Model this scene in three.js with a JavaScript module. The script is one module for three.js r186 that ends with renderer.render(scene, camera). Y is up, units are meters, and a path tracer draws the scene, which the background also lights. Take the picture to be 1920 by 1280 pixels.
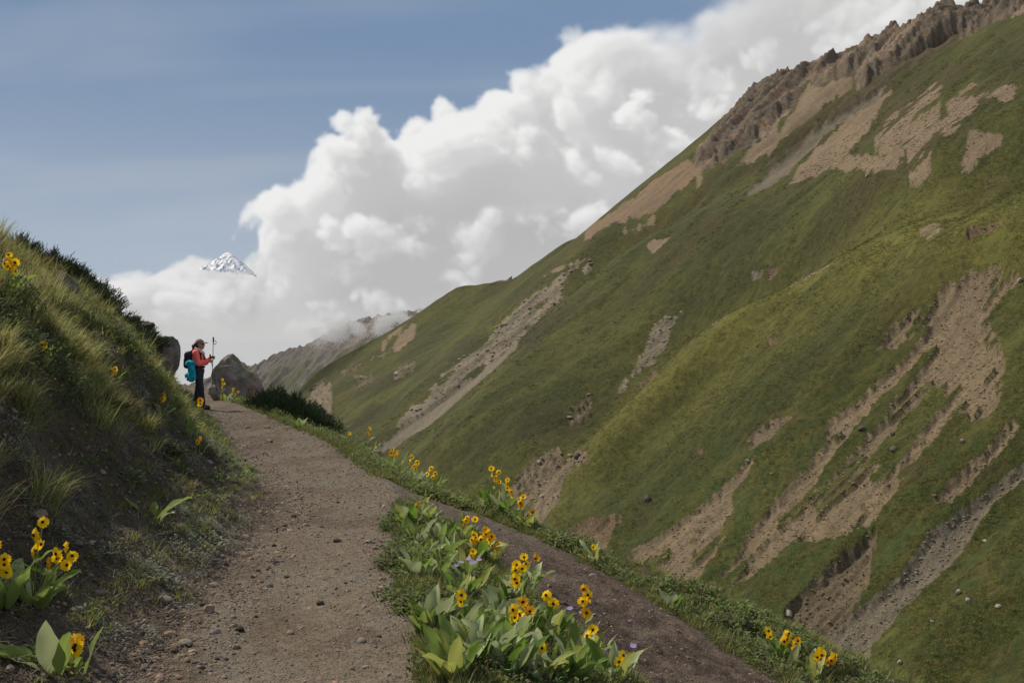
// A hiker on a trail above a Himalayan valley. Camera at the origin looking down -z; x right, y up, metres.
import * as THREE from 'three';
import { mergeGeometries, mergeVertices, toCreasedNormals } from 'three/addons/utils/BufferGeometryUtils.js';

// ---------- camera ----------
const scene = new THREE.Scene();
const camera = new THREE.PerspectiveCamera(37.53, 1.5, 0.1, 60000);
camera.position.set(0, 1.6, 0);
camera.lookAt(0, 1.6, -10);

// ---------- renderer ----------
const renderer = new THREE.WebGLRenderer({ antialias: true });
renderer.toneMapping = THREE.LinearToneMapping;
renderer.toneMappingExposure = 1.0;
renderer.shadowMap.enabled = true;

// ---------- sun ----------
const SUN = new THREE.Vector3(-0.54, 0.78, -0.34).normalize();
const sun = new THREE.DirectionalLight(new THREE.Color(1.0, 0.925, 0.785), 5.0);
sun.position.copy(SUN).multiplyScalar(400);
sun.castShadow = true;
sun.shadow.mapSize.set(4096, 4096);
Object.assign(sun.shadow.camera, { left: -700, right: 700, top: 700, bottom: -700, near: 1, far: 3000 });
scene.add(sun); scene.add(sun.target);

// ---------- numbers ----------
function rng(seed) { let a = seed >>> 0; return () => { a = (a + 0x6D2B79F5) | 0; let t = Math.imul(a ^ (a >>> 15), 1 | a); t = (t + Math.imul(t ^ (t >>> 7), 61 | t)) ^ t; return ((t ^ (t >>> 14)) >>> 0) / 4294967296; }; }
const PERM = new Uint8Array(512);
{ const r = rng(77), p = [...Array(256).keys()]; for (let i = 255; i > 0; i--) { const j = Math.floor(r() * (i + 1)); [p[i], p[j]] = [p[j], p[i]]; } for (let i = 0; i < 512; i++) PERM[i] = p[i & 255]; }
const G2X = new Float32Array(256), G2Y = new Float32Array(256);
for (let i = 0; i < 256; i++) { const a = i / 256 * Math.PI * 2; G2X[i] = Math.cos(a) * 1.42; G2Y[i] = Math.sin(a) * 1.42; }
function n2(x, y) {                                   // gradient noise, about -1..1
  const xi = Math.floor(x), yi = Math.floor(y), fx = x - xi, fy = y - yi, X = xi & 255, Y = yi & 255;
  const u = fx * fx * fx * (fx * (fx * 6 - 15) + 10), v = fy * fy * fy * (fy * (fy * 6 - 15) + 10);
  const a = PERM[PERM[X] + Y], b = PERM[PERM[X + 1] + Y], c = PERM[PERM[X] + Y + 1], d = PERM[PERM[X + 1] + Y + 1];
  const p = G2X[a] * fx + G2Y[a] * fy, q = G2X[b] * (fx - 1) + G2Y[b] * fy, r = G2X[c] * fx + G2Y[c] * (fy - 1), s = G2X[d] * (fx - 1) + G2Y[d] * (fy - 1);
  return (p + u * (q - p)) * (1 - v) + (r + u * (s - r)) * v;
}
const GR3 = [[1, 1, 0], [-1, 1, 0], [1, -1, 0], [-1, -1, 0], [1, 0, 1], [-1, 0, 1], [1, 0, -1], [-1, 0, -1], [0, 1, 1], [0, -1, 1], [0, 1, -1], [0, -1, -1], [1, 1, 0], [-1, 1, 0], [0, -1, 1], [0, -1, -1]];
function n3(x, y, z) {
  const xi = Math.floor(x), yi = Math.floor(y), zi = Math.floor(z), fx = x - xi, fy = y - yi, fz = z - zi;
  const s = (t) => t * t * t * (t * (t * 6 - 15) + 10), u = s(fx), v = s(fy), w = s(fz);
  const h = (a, b, c) => { const g = GR3[PERM[PERM[PERM[(xi + a) & 255] + ((yi + b) & 255)] + ((zi + c) & 255)] & 15]; return g[0] * (fx - a) + g[1] * (fy - b) + g[2] * (fz - c); };
  const l = (a, b, t) => a + (b - a) * t;
  return l(l(l(h(0, 0, 0), h(1, 0, 0), u), l(h(0, 1, 0), h(1, 1, 0), u), v), l(l(h(0, 0, 1), h(1, 0, 1), u), l(h(0, 1, 1), h(1, 1, 1), u), v), w);
}
function fbm(x, y, o = 4, g = 0.5) { let a = 1, s = 0, f = 1; for (let i = 0; i < o; i++) { s += a * n2(x * f + i * 17.3, y * f - i * 9.1); a *= g; f *= 2.03; } return s; }
function fbm3(x, y, z, o = 4, g = 0.5) { let a = 1, s = 0, f = 1; for (let i = 0; i < o; i++) { s += a * n3(x * f + i * 17.3, y * f - i * 9.1, z * f + i * 4.7); a *= g; f *= 2.03; } return s; }
const clamp = (x, a = 0, b = 1) => x < a ? a : x > b ? b : x;
const lerp = (a, b, t) => a + (b - a) * t;
const sst = (a, b, x) => { const t = clamp((x - a) / (b - a)); return t * t * (3 - 2 * t); };
const mix3 = (a, b, t) => [a[0] + (b[0] - a[0]) * t, a[1] + (b[1] - a[1]) * t, a[2] + (b[2] - a[2]) * t];
function table(xs, ys) {                              // smooth (Catmull-Rom) interpolation through a table
  return (x) => {
    const n = xs.length; if (x <= xs[0]) return ys[0] + (ys[1] - ys[0]) / (xs[1] - xs[0]) * (x - xs[0]);
    if (x >= xs[n - 1]) return ys[n - 1] + (ys[n - 1] - ys[n - 2]) / (xs[n - 1] - xs[n - 2]) * (x - xs[n - 1]);
    let i = 0; while (x > xs[i + 1]) i++;
    const h = xs[i + 1] - xs[i], t = (x - xs[i]) / h, m = (k) => k <= 0 ? (ys[1] - ys[0]) / (xs[1] - xs[0]) : k >= n - 1 ? (ys[n - 1] - ys[n - 2]) / (xs[n - 1] - xs[n - 2]) : (ys[k + 1] - ys[k - 1]) / (xs[k + 1] - xs[k - 1]);
    const t2 = t * t, t3 = t2 * t;
    return (2 * t3 - 3 * t2 + 1) * ys[i] + (t3 - 2 * t2 + t) * h * m(i) + (3 * t2 - 2 * t3) * ys[i + 1] + (t3 - t2) * h * m(i + 1);
  };
}
// ---------- sky: blue air, a towering bank of cumulus over the valley head, broken cloud all round ----------
{
  const W = 4096, H = 2048, a = new Float32Array(W * H * 4), LOW = [0.56, 0.55, 0.54];
  const deg = 180 / Math.PI;
  // outline of the bank's top: azimuth (right of the valley view) and elevation in degrees
  const ax = [-60.72, -52.55, -41.38, -33.77, -27.0, -24.03, -21.97, -19.31, -16.97, -15.43, -14.35, -14.06, -13.89, -13.15, -12.34, -11.64, -10.82, -10.17, -8.45, -6.18, -3.95, -1.82, 0.0, 1.52, 2.73, 4.85, 7.26, 9.94, 11.4, 13.15, 15.99, 21.44, 27.0, 37.39, 52.33, 66.04];
  const el = [2.08, 3.14, 2.51, 3.03, 3.25, 3.16, 3.27, 3.35, 3.66, 3.57, 4.12, 6.17, 7.51, 8.29, 7.97, 8.86, 10.05, 11.0, 12.26, 11.92, 12.89, 13.54, 14.41, 15.37, 16.81, 17.61, 17.7, 17.36, 18.2, 19.1, 20.43, 22.05, 22.6, 22.25, 16.96, 6.64];
  const top = (z) => { if (z <= ax[0]) return el[0]; for (let i = 0; i + 1 < ax.length; i++) if (z <= ax[i + 1]) return lerp(el[i], el[i + 1], (z - ax[i]) / (ax[i + 1] - ax[i])); return el[el.length - 1]; };
  const GZ = 540, GE = 190, sdf = new Float32Array(GZ * GE);   // signed distance to the outline of the bank, 0.2 degree grid
  for (let j = 0; j < GE; j++) for (let i = 0; i < GZ; i++) { const z = -45 + i * 0.2, e = -5 + j * 0.2; let m = 1e9; for (let q = 0; q + 1 < ax.length; q++) { const dx = ax[q + 1] - ax[q], dy = el[q + 1] - el[q], t = clamp(((z - ax[q]) * dx + (e - el[q]) * dy) / (dx * dx + dy * dy)), px = z - ax[q] - dx * t, py = e - el[q] - dy * t; m = Math.min(m, px * px + py * py); } sdf[j * GZ + i] = Math.sqrt(m) * (top(z) > e ? 1 : -1); }
  const edgeAt = (z, e) => { const x = clamp((z + 45) / 0.2, 0, GZ - 2), y = clamp((e + 5) / 0.2, 0, GE - 2), i = Math.floor(x), j = Math.floor(y), u = x - i, v = y - j, k = j * GZ + i; return lerp(lerp(sdf[k], sdf[k + 1], u), lerp(sdf[k + GZ], sdf[k + GZ + 1], u), v); };
  // the bank as a small volume in (azimuth, elevation, depth) degrees: billowed edge, light let through from the sun side
  const body = (z, e, w, d2, o) => {
    const front = w - 3.4 + 3.0 * Math.sqrt(clamp(d2 / 7)); let s = Math.min(d2, front * 0.9), A = 1.5, f = 0.20, x = z + 1.2 * n3(z * 0.16, e * 0.16, w * 0.16 + 4), y = e + 1.0 * n3(z * 0.16 + 7, e * 0.16, w * 0.16);
    if (s < -4) return -1;
    for (let k = 0; k < o; k++) { s += A * (2.1 * Math.abs(n3(x * f + k * 5.3, y * f * 1.1 + k * 2.2, w * f - k * 3.7)) - 0.55); A *= 0.47; f *= 2.15; }
    return s;
  };
  const LD = [-0.52, 0.76, 0.20];
  const march = (z, e) => {                             // [cover, light]
    const d0 = edgeAt(z, e); if (d0 < -3.2) return null;
    const thin = 1 - 0.78 * sst(10.5, 15, e) * sst(-1, 6, z) * sst(4.5, 1.5, d0), sig = 3.6 * thin; let T = 1, L = 0, step = 0.34;
    for (let k = 0; k < 30 && T > 0.02; k++) {
      const w = (k + 0.5) * step, D = body(z, e, w, d0, 5); if (D <= 0) continue;
      const rho = Math.min(1, D / (0.6 + 1.2 * (1 - thin))); let tau = 0, q = 0.22;
      for (let m = 0; m < 4; m++) { const zz = z + LD[0] * q * 1.6, ee = e + LD[1] * q * 1.6, dd = body(zz, ee, w + LD[2] * q * 1.6, edgeAt(zz, ee), 3); if (dd > 0) tau += Math.min(1, dd / 0.5) * q * 1.3; q *= 2; }
      const light = 0.62 * Math.exp(-tau * 1.1) + 0.38 * Math.exp(-tau * 0.28), a = 1 - Math.exp(-sig * rho * step); L += T * a * light; T *= 1 - a;
    }
    return T > 0.995 ? null : [1 - T, L / (1 - T)];
  };
  for (let j = 0; j < H; j++) {
    const v = (j + 0.5) / H, lat = (v - 0.5) * Math.PI, e = lat * deg, up = Math.max(0, Math.sin(lat));
    for (let i = 0; i < W; i++) {
      const k = (j * W + i) * 4; a[k + 3] = 1;
      if (e <= 0) { a[k] = LOW[0]; a[k + 1] = LOW[1]; a[k + 2] = LOW[2]; continue; }
      const lon = ((i + 0.5) / W - 0.5) * 2 * Math.PI, X = Math.cos(lat) * Math.cos(lon), Z = Math.cos(lat) * Math.sin(lon), z = Math.atan2(X, -Z) * deg;
      let C = mix3([0.355, 0.435, 0.54], [0.160, 0.256, 0.412], sst(0.02, 0.30, up)); C = mix3(C, [0.11, 0.19, 0.34], sst(0.3, 0.95, up));
      // thin high veils
      const hx = X / (up + 0.2), hz = Z / (up + 0.2), veil = sst(0.05, 0.9, fbm(hx * 0.7 + 3 + 0.4 * n2(hx, hz), hz * 2.2 + 1, 4) + 0.25);
      C = mix3(C, [0.5, 0.53, 0.57], veil * 0.2);
      // scattered cloud over the rest of the sky
      const far = sst(34, 60, Math.abs(z - 2)) + sst(20, 32, e), sc = fbm(hx * 1.1 + 20, hz * 1.1 - 7, 6, 0.52) + 0.02;
      if (far > 0) { const m = clamp(far) * sst(0.0, 0.42, sc), lit = clamp(0.6 + 0.9 * (sc - fbm((hx - 0.07) * 1.1 + 20, (hz - 0.05) * 1.1 - 7, 4, 0.52))); C = mix3(C, mix3([0.5, 0.5, 0.51], [0.86, 0.85, 0.83], lit), m * 0.92); }
      // the bank
      if (z > -42 && z < 60 && e < 30) {
        const m = march(z, e);
        if (m) {
          const big = 0.5 * n2(z * 0.09 + 8.2, e * 0.11 + 3.7) + 0.3 * n2(z * 0.21 + 1, e * 0.25 + 6), under = 0.30 * sst(9, 3.5, e) * sst(-14, -6, z) * sst(13, 4, z), left = 0.26 * sst(-12.8, -14.6, z) * sst(5.6, 4.4, e), right = 0.3 * sst(9, 18, z);
          const lit = clamp(m[1] * 1.0 + 0.12 + 0.35 * big - under - left - right * m[1]);
          C = mix3(C, mix3([0.44, 0.435, 0.435], [0.885, 0.88, 0.87], lit), m[0]);
        }
      }
      C = mix3(C, LOW, sst(2.6, 0, e));
      a[k] = C[0]; a[k + 1] = C[1]; a[k + 2] = C[2];
    }
  }
  const t = new THREE.DataTexture(a, W, H, THREE.RGBAFormat, THREE.FloatType); t.mapping = THREE.EquirectangularReflectionMapping; t.magFilter = THREE.LinearFilter; t.needsUpdate = true;
  scene.background = t; scene.environment = t;
}
const FOLDS = [{"h":-15,"w":30,"pts":[825,403,836,324,822,246,802,168,767,108],"box":[677,926,18,493]},{"h":-22,"w":36,"pts":[505,348,554,311,534,268,509,226,499,191,474,161],"box":[366,662,53,456]},{"h":-5,"w":26,"pts":[312,326,310,289,296,228,291,184],"box":[213,390,106,404]},{"h":-9,"w":16,"pts":[221,245,225,218,228,194,228,173,227,161],"box":[173,276,113,293]},{"h":-5,"w":10,"pts":[254,210,250,189,246,175],"box":[216,284,145,240]},{"h":15,"w":40,"pts":[326,362,394,348,448,319,466,259,469,206],"box":[206,589,86,482]},{"h":19,"w":55,"pts":[655,395,704,353,698,288,628,191],"box":[463,869,26,560]},{"h":18,"w":22,"pts":[659,615,662,553,680,514,698,476,718,454],"box":[593,784,388,681]},{"h":-30,"w":36,"pts":[729,585,733,549,741,511,759,479,792,435],"box":[621,900,327,693]},{"h":10,"w":70,"pts":[560,591,526,508,484,435],"box":[274,770,225,801]},{"h":-15,"w":46,"pts":[368,394,430,380,477,354],"box":[230,615,216,532]},{"h":12,"w":34,"pts":[1242,372,1244,295,1212,222,1110,179],"box":[1008,1346,77,474]},{"h":-10,"w":34,"pts":[1169,425,1115,340,991,246,932,195],"box":[830,1271,93,527]},{"h":8,"w":22,"pts":[315,338,350,326,360,289,370,252],"box":[249,436,186,404]},{"h":-7,"w":18,"pts":[438,319,432,282,430,247,423,212],"box":[369,492,158,373]},{"h":12,"w":40,"pts":[441,411,482,403,501,379],"box":[321,621,259,531]}];
const PATCHES = [
  ["scree_tan",[633,538,616,514,582,467,588,463,498,420,469,410,483,407,572,441,588,436,606,427,632,459,648,490,647,520]],
  ["scree_grey",[641,545,632,528,647,520,654,495,647,470,628,446,625,426,633,406,674,460,672,498,660,520]],
  ["rib",[631,604,642,567,646,539,657,507,669,476,682,455,692,437,680,464,671,498,660,530,651,569]],
  ["scree_tan",[764,613,658,534,761,593,763,572,684,492,688,469,703,454,798,493,810,491,796,514,793,529,784,540,793,570,843,622,796,599,788,608]],
  ["ridge",[855,490,890,513,942,576,938,631,886,650,804,672,725,672,627,656,580,650,518,574,584,606,633,612,642,588,650,568,660,538,764,613,788,608,796,599,843,622,793,570,784,540,793,529,796,514,804,497,826,493]],
  ["scree_orange",[910,410,956,435,917,473,893,514,840,510,828,497,833,477,845,455,854,437,859,420,859,434,876,423,888,414]],
  ["scree_tan",[840,489,839,495,813,491,809,472,820,479]],
  ["patchy",[546,491,572,500,574,491,554,467,502,424,474,415,490,432,459,410,443,398,439,398,455,413,461,430,499,459,543,503,559,513,525,480]],
  ["patchy",[481,456,475,443,456,427,450,428,462,443]],
  ["patchy",[489,479,501,480,477,461,458,448,468,463]],
  ["patchy",[501,493,472,477,465,482,452,479,441,463,458,471,470,473]],
  ["patchy",[430,427,415,428,412,422,416,417,417,409,425,417]],
  ["patchy",[386,353,375,349,364,337,374,342]],
  ["soil",[338,333,327,335,326,335,335,332]],
  ["patchy",[403,406,392,409,393,404,399,403]],
  ["chute",[854,410,857,396,869,383,871,360,874,339,880,312,869,285,870,258,850,259,837,275,769,268,846,323,844,354,848,385]],
  ["chute_fine",[763,269,836,265,833,245,832,207,830,172,812,188,739,200,730,218,704,233,701,255,843,327,847,321]],
  ["cliff",[1314,216,1202,212,1093,199,999,176,972,163,1065,167,1198,170,1266,182,1311,198]],
  ["outcrop",[1312,240,1172,246,1080,232,1062,217,1139,217,1298,232]],
  ["outcrop",[1210,254,1199,271,1208,290,1169,274,1149,250]],
  ["outcrop",[1062,249,1060,266,1030,253,1028,243]],
  ["outcrop",[562,239,563,257,545,245,547,236]],
  ["chute",[860,255,848,268,843,257,840,247,838,227,838,208,840,199,848,225]],
  ["scree_tan",[855,429,859,420,841,428,837,439]],
  ["scree_tan",[675,368,692,363,674,363,672,371]],
  ["scree_tan",[848,404,868,385,902,367,864,378,845,400]],
  ["scree_tan",[1221,310,1192,296,1169,277,1199,276,1217,294]],
  ["scree_tan",[1247,299,1216,285,1198,266,1217,267,1283,294]],
  ["chute",[578,329,585,320,582,310,569,289,557,272,543,251,542,255,551,271,562,291,572,312,576,322]],
  ["chute",[572,315,570,297,565,287,562,292,567,307]],
  ["scree_tan",[538,348,543,339,467,281,461,282,459,292,527,345]],
  ["scree_grey",[545,359,534,361,531,357,538,355]],
  ["scree_tan",[624,301,623,297,614,293,607,295]],
  ["rockpile",[535,222,534,209,535,198,528,191,516,183,479,179,447,176,444,184,455,191,456,197,448,202,460,205]],
  ["soil",[396,194,407,186,414,179,403,171,382,172,373,178,378,182,385,190]],
  ["slide",[343,228,346,223,346,209,348,198,350,191,352,186,360,183,357,177,355,172,332,171,308,178,309,183,312,191,315,199,320,207,332,213,336,220]],
  ["slide",[306,323,317,320,323,317,324,312,325,306,322,298,321,290,314,289,310,294,307,287,296,278,276,265,255,256,254,259,258,265,268,277,284,291,298,301,301,299,303,312,299,318]],
  ["slide",[329,312,331,303,337,297,338,290,336,283,331,287,329,296,326,304]],
  ["slide",[320,292,321,281,323,272,321,264,322,258,326,251,325,247,318,243,315,236,313,227,314,219,311,211,309,202,306,194,304,186,301,180,297,182,298,192,300,205,302,215,304,228,308,238,312,251,315,264,315,276]],
  ["slide",[310,290,305,274,306,267,302,256,301,246,300,232,300,218,300,209,299,199,298,188,299,178,292,181,289,193,286,204,270,209,262,218,263,224,265,232,272,229,281,230,281,237,290,235,292,246,295,258,296,267,298,275,300,284]],
  ["scree_grey",[230,249,232,243,234,234,236,224,238,219,237,213,236,205,238,198,240,193,242,187,245,183,251,178,242,176,221,176,219,180,226,187,226,192,228,200,228,209,227,216,229,227,230,235,227,246]],
  ["face",[259,216,261,209,262,200,260,191,261,185,257,179,251,178,244,183,240,188,241,194,244,200,249,206,255,212]],
  ["slide",[276,266,274,252,272,241,274,228,271,229,269,240,271,254,272,265]],
  ["slide",[349,246,356,237,357,230,362,223,355,225,346,232,341,242,342,247]],
  ["slide",[243,256,242,245,243,235,244,229,242,230,241,237,240,247,240,255]],
  ["soil",[390,227,377,229,374,226,385,224]],
  ["soil",[420,286,412,288,410,285,416,284]],
  ["slide",[551,291,551,284,546,280,544,283,470,250]],
  ["soil",[530,361,516,367,517,364,525,360]],
  ["scree_tan",[507,355,498,361,433,335,441,330,447,318,510,354]],
];
const FARROCKS = [[307,251,1.9,"d","largest dark boulder beside the main landslide strip"], [281,243,2,"d","long dark boulder on the turf between landslide strips"], [290,250,1.2,"d","small dark boulder above the long dark one"], [253,246,1.2,"t","brown boulder low on the turf under the landslide"], [383,201,2.2,"d","dark rock hollow in the green slope above the verge flowers"], [473,189,2,"p","pale split block in the rocky slide"], [460,202,2.4,"d","dark block at the top of the rocky slide"], [532,210,2,"p","pale block at the left of the rocky slide"], [208,201,1.1,"p","larger pale boulder on the lower right slope"], [203,199,0.9,"p","smaller pale boulder beside the larger one lower right"], [194,200,1,"p","broken pale rocks near the right picture edge"], [222,224,0.8,"p","pale slab on the turf right of the grey gully"], [208,192,0.7,"p","small pale rock on the turf below the grey gully"], [206,180,0.9,"p","pale rock near the bottom of the right slope"], [341,177,1.3,"t","tan rocks in the lower slide"], [244,187,0.9,"t","tan boulder at the foot of the dark earth face"], [259,184,1.8,"p","grey rock cap at the left of the dark earth face"], [344,225,1.2,"p","small rock at the top of the middle slide"], [298,318,1.4,"p","pale rock at the head of the landslide"], [491,405,2,"t","lone pale boulder on the high green slope"], [326,224,0.8,"t","tan stone alone on the green slope"], [1047,251,4,"p","pale block on the slope left of the long chute"], [1132,230,5,"p","white rock in the outcrop above the cliff"]];
// ---------- the far side of the valley: a surface over (t, s), t along the valley, s across it ----------
const VC = Math.cos(20 * Math.PI / 180), VS = Math.sin(20 * Math.PI / 180);
const valleyX = (t, s) => -t * VS + s * VC, valleyD = (t, s) => t * VC + s * VS;
const ridgeS = table([100, 400, 640, 740, 820, 900, 950, 990, 1010, 1060, 1110, 1160, 1250, 1300, 1330, 1345, 1420], [640, 650, 663, 678, 678, 653, 634, 604, 588, 546, 500, 443, 374, 308, 215, 180, 60]);
const ridgeY = table([100, 400, 640, 740, 820, 900, 950, 990, 1010, 1060, 1110, 1160, 1250, 1300, 1330, 1345, 1420], [268, 272, 281, 303, 303, 295, 280, 235, 201, 166, 132, 99, 59, 20, -35, -84, -120]);
function segDist(px, py, pts) {
  let best = 1e9;
  for (let i = 0; i + 3 < pts.length; i += 2) {
    const ax = pts[i], ay = pts[i + 1], dx = pts[i + 2] - ax, dy = pts[i + 3] - ay, k = clamp(((px - ax) * dx + (py - ay) * dy) / (dx * dx + dy * dy + 1e-9));
    const ex = px - ax - dx * k, ey = py - ay - dy * k, q = ex * ex + ey * ey; if (q < best) best = q;
  }
  return Math.sqrt(best);
}
function farPlane(t, s) {
  const sR = ridgeS(t), yR = ridgeY(t), corr = yR - (-215 + 0.75 * sR);
  let y = -215 + 0.75 * s + corr * sst(0.1, 1, (s - 150) / (sR - 150 + 1e-3));
  const back = yR - 0.5 * (s - sR), k = 14;                            // rounded over the ridge
  const h = clamp(0.5 + 0.5 * (back - y) / k); y = lerp(back, y, h) - k * h * (1 - h) * 0.6;
  const floor = -112 - 0.02 * t, k2 = 10, h2 = clamp(0.5 + 0.5 * (y - floor) / k2); // valley floor
  return lerp(floor, y, h2) + k2 * h2 * (1 - h2);
}
function farShape(t, s) {
  let y = farPlane(t, s);
  for (const f of FOLDS) {
    if (t < f.box[0] || t > f.box[1] || s < f.box[2] || s > f.box[3]) continue;
    const q = segDist(t, s, f.pts) / f.w; if (q < 3) y += f.h * Math.exp(-q * q);
  }
  return y;
}
// ---------- helpers for materials and things ----------
function dataTex(n, fn, srgb, rx = 1, ry = 1) {       // fn(u, v, i, j) -> [r, g, b] 0..1 or a number
  const a = new Uint8Array(n * n * 4);
  for (let j = 0; j < n; j++) for (let i = 0; i < n; i++) {
    const c = fn(i / n, j / n, i, j), k = (j * n + i) * 4;
    if (typeof c === 'number') a[k] = a[k + 1] = a[k + 2] = clamp(c) * 255; else { a[k] = clamp(c[0]) * 255; a[k + 1] = clamp(c[1]) * 255; a[k + 2] = clamp(c[2]) * 255; }
    a[k + 3] = 255;
  }
  const t = new THREE.DataTexture(a, n, n); t.wrapS = t.wrapT = THREE.RepeatWrapping; t.magFilter = THREE.LinearFilter; t.minFilter = THREE.LinearMipmapLinearFilter; t.generateMipmaps = true;
  if (srgb) t.colorSpace = THREE.SRGBColorSpace; t.repeat.set(rx, ry); t.needsUpdate = true; return t;
}
function tileNoise(u, v, f, o, g = 0.5) {             // fractal noise that repeats over 0..1
  let a = 1, s = 0, w = 0;
  for (let k = 0; k < o; k++) {
    const x = u * f, y = v * f, xi = Math.floor(x), yi = Math.floor(y), fx = x - xi, fy = y - yi;
    const h = (p, q) => G2(((p % f) + f) % f, ((q % f) + f) % f, k);
    const A = h(xi, yi), B = h(xi + 1, yi), C = h(xi, yi + 1), D = h(xi + 1, yi + 1), su = fx * fx * (3 - 2 * fx), sv = fy * fy * (3 - 2 * fy);
    s += a * (lerp(lerp(A, B, su), lerp(C, D, su), sv) * 2 - 1); w += a; a *= g; f *= 2;
  }
  return s / w;
}
const G2 = (p, q, k) => PERM[(PERM[(p + k * 31) & 255] + q + ((p >> 8) * 7) + ((q >> 8) * 13)) & 511 & 255] / 255;
function cells(u, v, f, seed = 0) {                   // repeating cellular pattern: [distance to nearest, to second, id]
  const x = u * f, y = v * f, xi = Math.floor(x), yi = Math.floor(y); let a = 9, b = 9, id = 0;
  for (let j = -1; j < 2; j++) for (let i = -1; i < 2; i++) {
    const p = ((xi + i) % f + f) % f, q = ((yi + j) % f + f) % f, h = PERM[(PERM[(p + seed) & 255] + q) & 255], h2 = PERM[(h + 57) & 255];
    const dx = xi + i + 0.15 + 0.7 * h / 255 - x, dy = yi + j + 0.15 + 0.7 * h2 / 255 - y, d = dx * dx + dy * dy;
    if (d < a) { b = a; a = d; id = PERM[h2 + 11]; } else if (d < b) b = d;
  }
  return [Math.sqrt(a), Math.sqrt(b), id / 255];
}
const grassTex = dataTex(1024, (u, v) => 0.72 + 0.42 * tileNoise(u, v, 64, 4, 0.7) + 0.22 * tileNoise(u, v, 11, 3), false);
const stoneTex = dataTex(1024, (u, v) => {
  const [a, b, id] = cells(u, v, 90, 3), [c, d, id2] = cells(u, v, 34, 9), big = id2 > 0.72 ? clamp((d - c) * 5) : 0;
  return 0.62 + 0.22 * (id - 0.5) * clamp((b - a) * 4) - 0.2 * (1 - clamp((b - a) * 5)) + 0.2 * big * (0.6 + id2 - 0.8) + 0.16 * tileNoise(u, v, 128, 2, 0.7) + 0.1 * tileNoise(u, v, 7, 3);
}, false);
const dirtTex = dataTex(1024, (u, v) => {
  const [a, b, id] = cells(u, v, 70, 5), [c, d, id2] = cells(u, v, 150, 21), p = id > 0.8 ? clamp((0.34 - a) * 7) : 0, q = id2 > 0.72 ? clamp((0.36 - c) * 8) : 0;
  return 0.62 + 0.26 * tileNoise(u, v, 32, 5, 0.72) + 0.08 * tileNoise(u, v, 5, 3) + 0.5 * p * (id - 0.7) * 2.4 + 0.34 * q * (id2 > 0.86 ? 1 : -0.7);
}, false);
const std = (o) => new THREE.MeshPhysicalMaterial({ roughness: 0.95, metalness: 0, specularIntensity: 0.3, ...o });
const tex = (t, r) => { const c = t.clone(); c.repeat.set(r, r); c.needsUpdate = true; return c; };
const M = {
  slopeGrass: std({ vertexColors: true, map: grassTex, bumpMap: grassTex, bumpScale: 0.55 }),
  slopeStone: std({ vertexColors: true, map: stoneTex, bumpMap: stoneTex, bumpScale: 0.5 }),
  path: std({ vertexColors: true, map: dirtTex, bumpMap: dirtTex, bumpScale: 0.035 }),
  soil: std({ vertexColors: true, map: dirtTex, bumpMap: dirtTex, bumpScale: 0.05 }),
};
function sheet(name, pos, uv, col, idx, mat, kind = 'structure') {
  const g = new THREE.BufferGeometry();
  g.setAttribute('position', new THREE.BufferAttribute(pos, 3)); g.setAttribute('uv', new THREE.BufferAttribute(uv, 2)); if (col) g.setAttribute('color', new THREE.BufferAttribute(col, 3));
  g.setIndex(new THREE.BufferAttribute(idx, 1)); g.computeVertexNormals();
  const m = new THREE.Mesh(g, mat); m.name = name; m.castShadow = m.receiveShadow = true; if (kind) m.userData.kind = kind;
  return m;
}
function pick(g, keep) {                              // a compact copy of part of a big indexed sheet, normals kept
  const n = g.attributes.position.count, map = new Int32Array(n).fill(-1), idx = []; let c = 0;
  for (let i = 0; i < keep.length; i++) { const k = keep[i]; if (map[k] < 0) map[k] = c++; idx.push(map[k]); }
  const out = new THREE.BufferGeometry();
  for (const [nm, at] of Object.entries(g.attributes)) { const w = at.itemSize, a = new Float32Array(c * w); for (let k = 0; k < n; k++) if (map[k] >= 0) for (let q = 0; q < w; q++) a[map[k] * w + q] = at.array[k * w + q]; out.setAttribute(nm, new THREE.BufferAttribute(a, w)); }
  out.setIndex(new THREE.BufferAttribute(new Uint32Array(idx), 1)); return out;
}

// ---------- the near hillside: height over (x, d), d metres ahead ----------
const PD = [2, 4, 5, 6.55, 8.15, 10.2, 12.06, 15.9, 19.4, 21.5, 23.5, 26, 28.7, 31.7, 36, 45, 60];
const pathL = table(PD, [-1.62, -1.74, -1.78, -1.95, -2.12, -2.36, -3.05, -4.39, -5.6, -6.39, -7.35, -8.6, -9.7, -10.9, -13.2, -20, -33]);
const pathR = table(PD, [-0.2, -0.36, -0.46, -0.74, -0.93, -1.18, -1.66, -2.87, -4.33, -5.15, -6.0, -7.1, -8.1, -9.3, -11.6, -18, -31]);
const trailL = table([2, 4.3, 5.9, 7.83, 8.9, 9.5, 9.9, 10.4, 11], [1.9, 1.22, 0.66, -0.02, -0.46, -0.84, -1.2, -1.7, -2.3]);
const trailR = table([2, 4.8, 6.74, 7.84, 9.26, 10.3, 10.8, 11.3, 12.06, 13], [3.6, 2.6, 1.86, 1.415, 0.835, 0.219, -0.344, -1.1, -1.64, -1.94]);
const outer = (d) => d < 12.06 ? Math.max(trailR(d), pathR(d)) : pathR(d);
const bankRise = table([0, 0.2, 0.9, 1.2, 1.5, 2.6, 3.9, 6, 15, 40], [0, 0.1, 0.64, 1.12, 1.56, 2.4, 3.1, 4.1, 7.5, 15]);
const bankEven = table([0, 0.2, 0.6, 0.9, 1.2, 1.5, 2.6, 3.9, 6, 15, 40], [0, 0.05, 0.34, 0.72, 1.14, 1.54, 2.42, 3.05, 3.9, 7, 14]);
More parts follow.
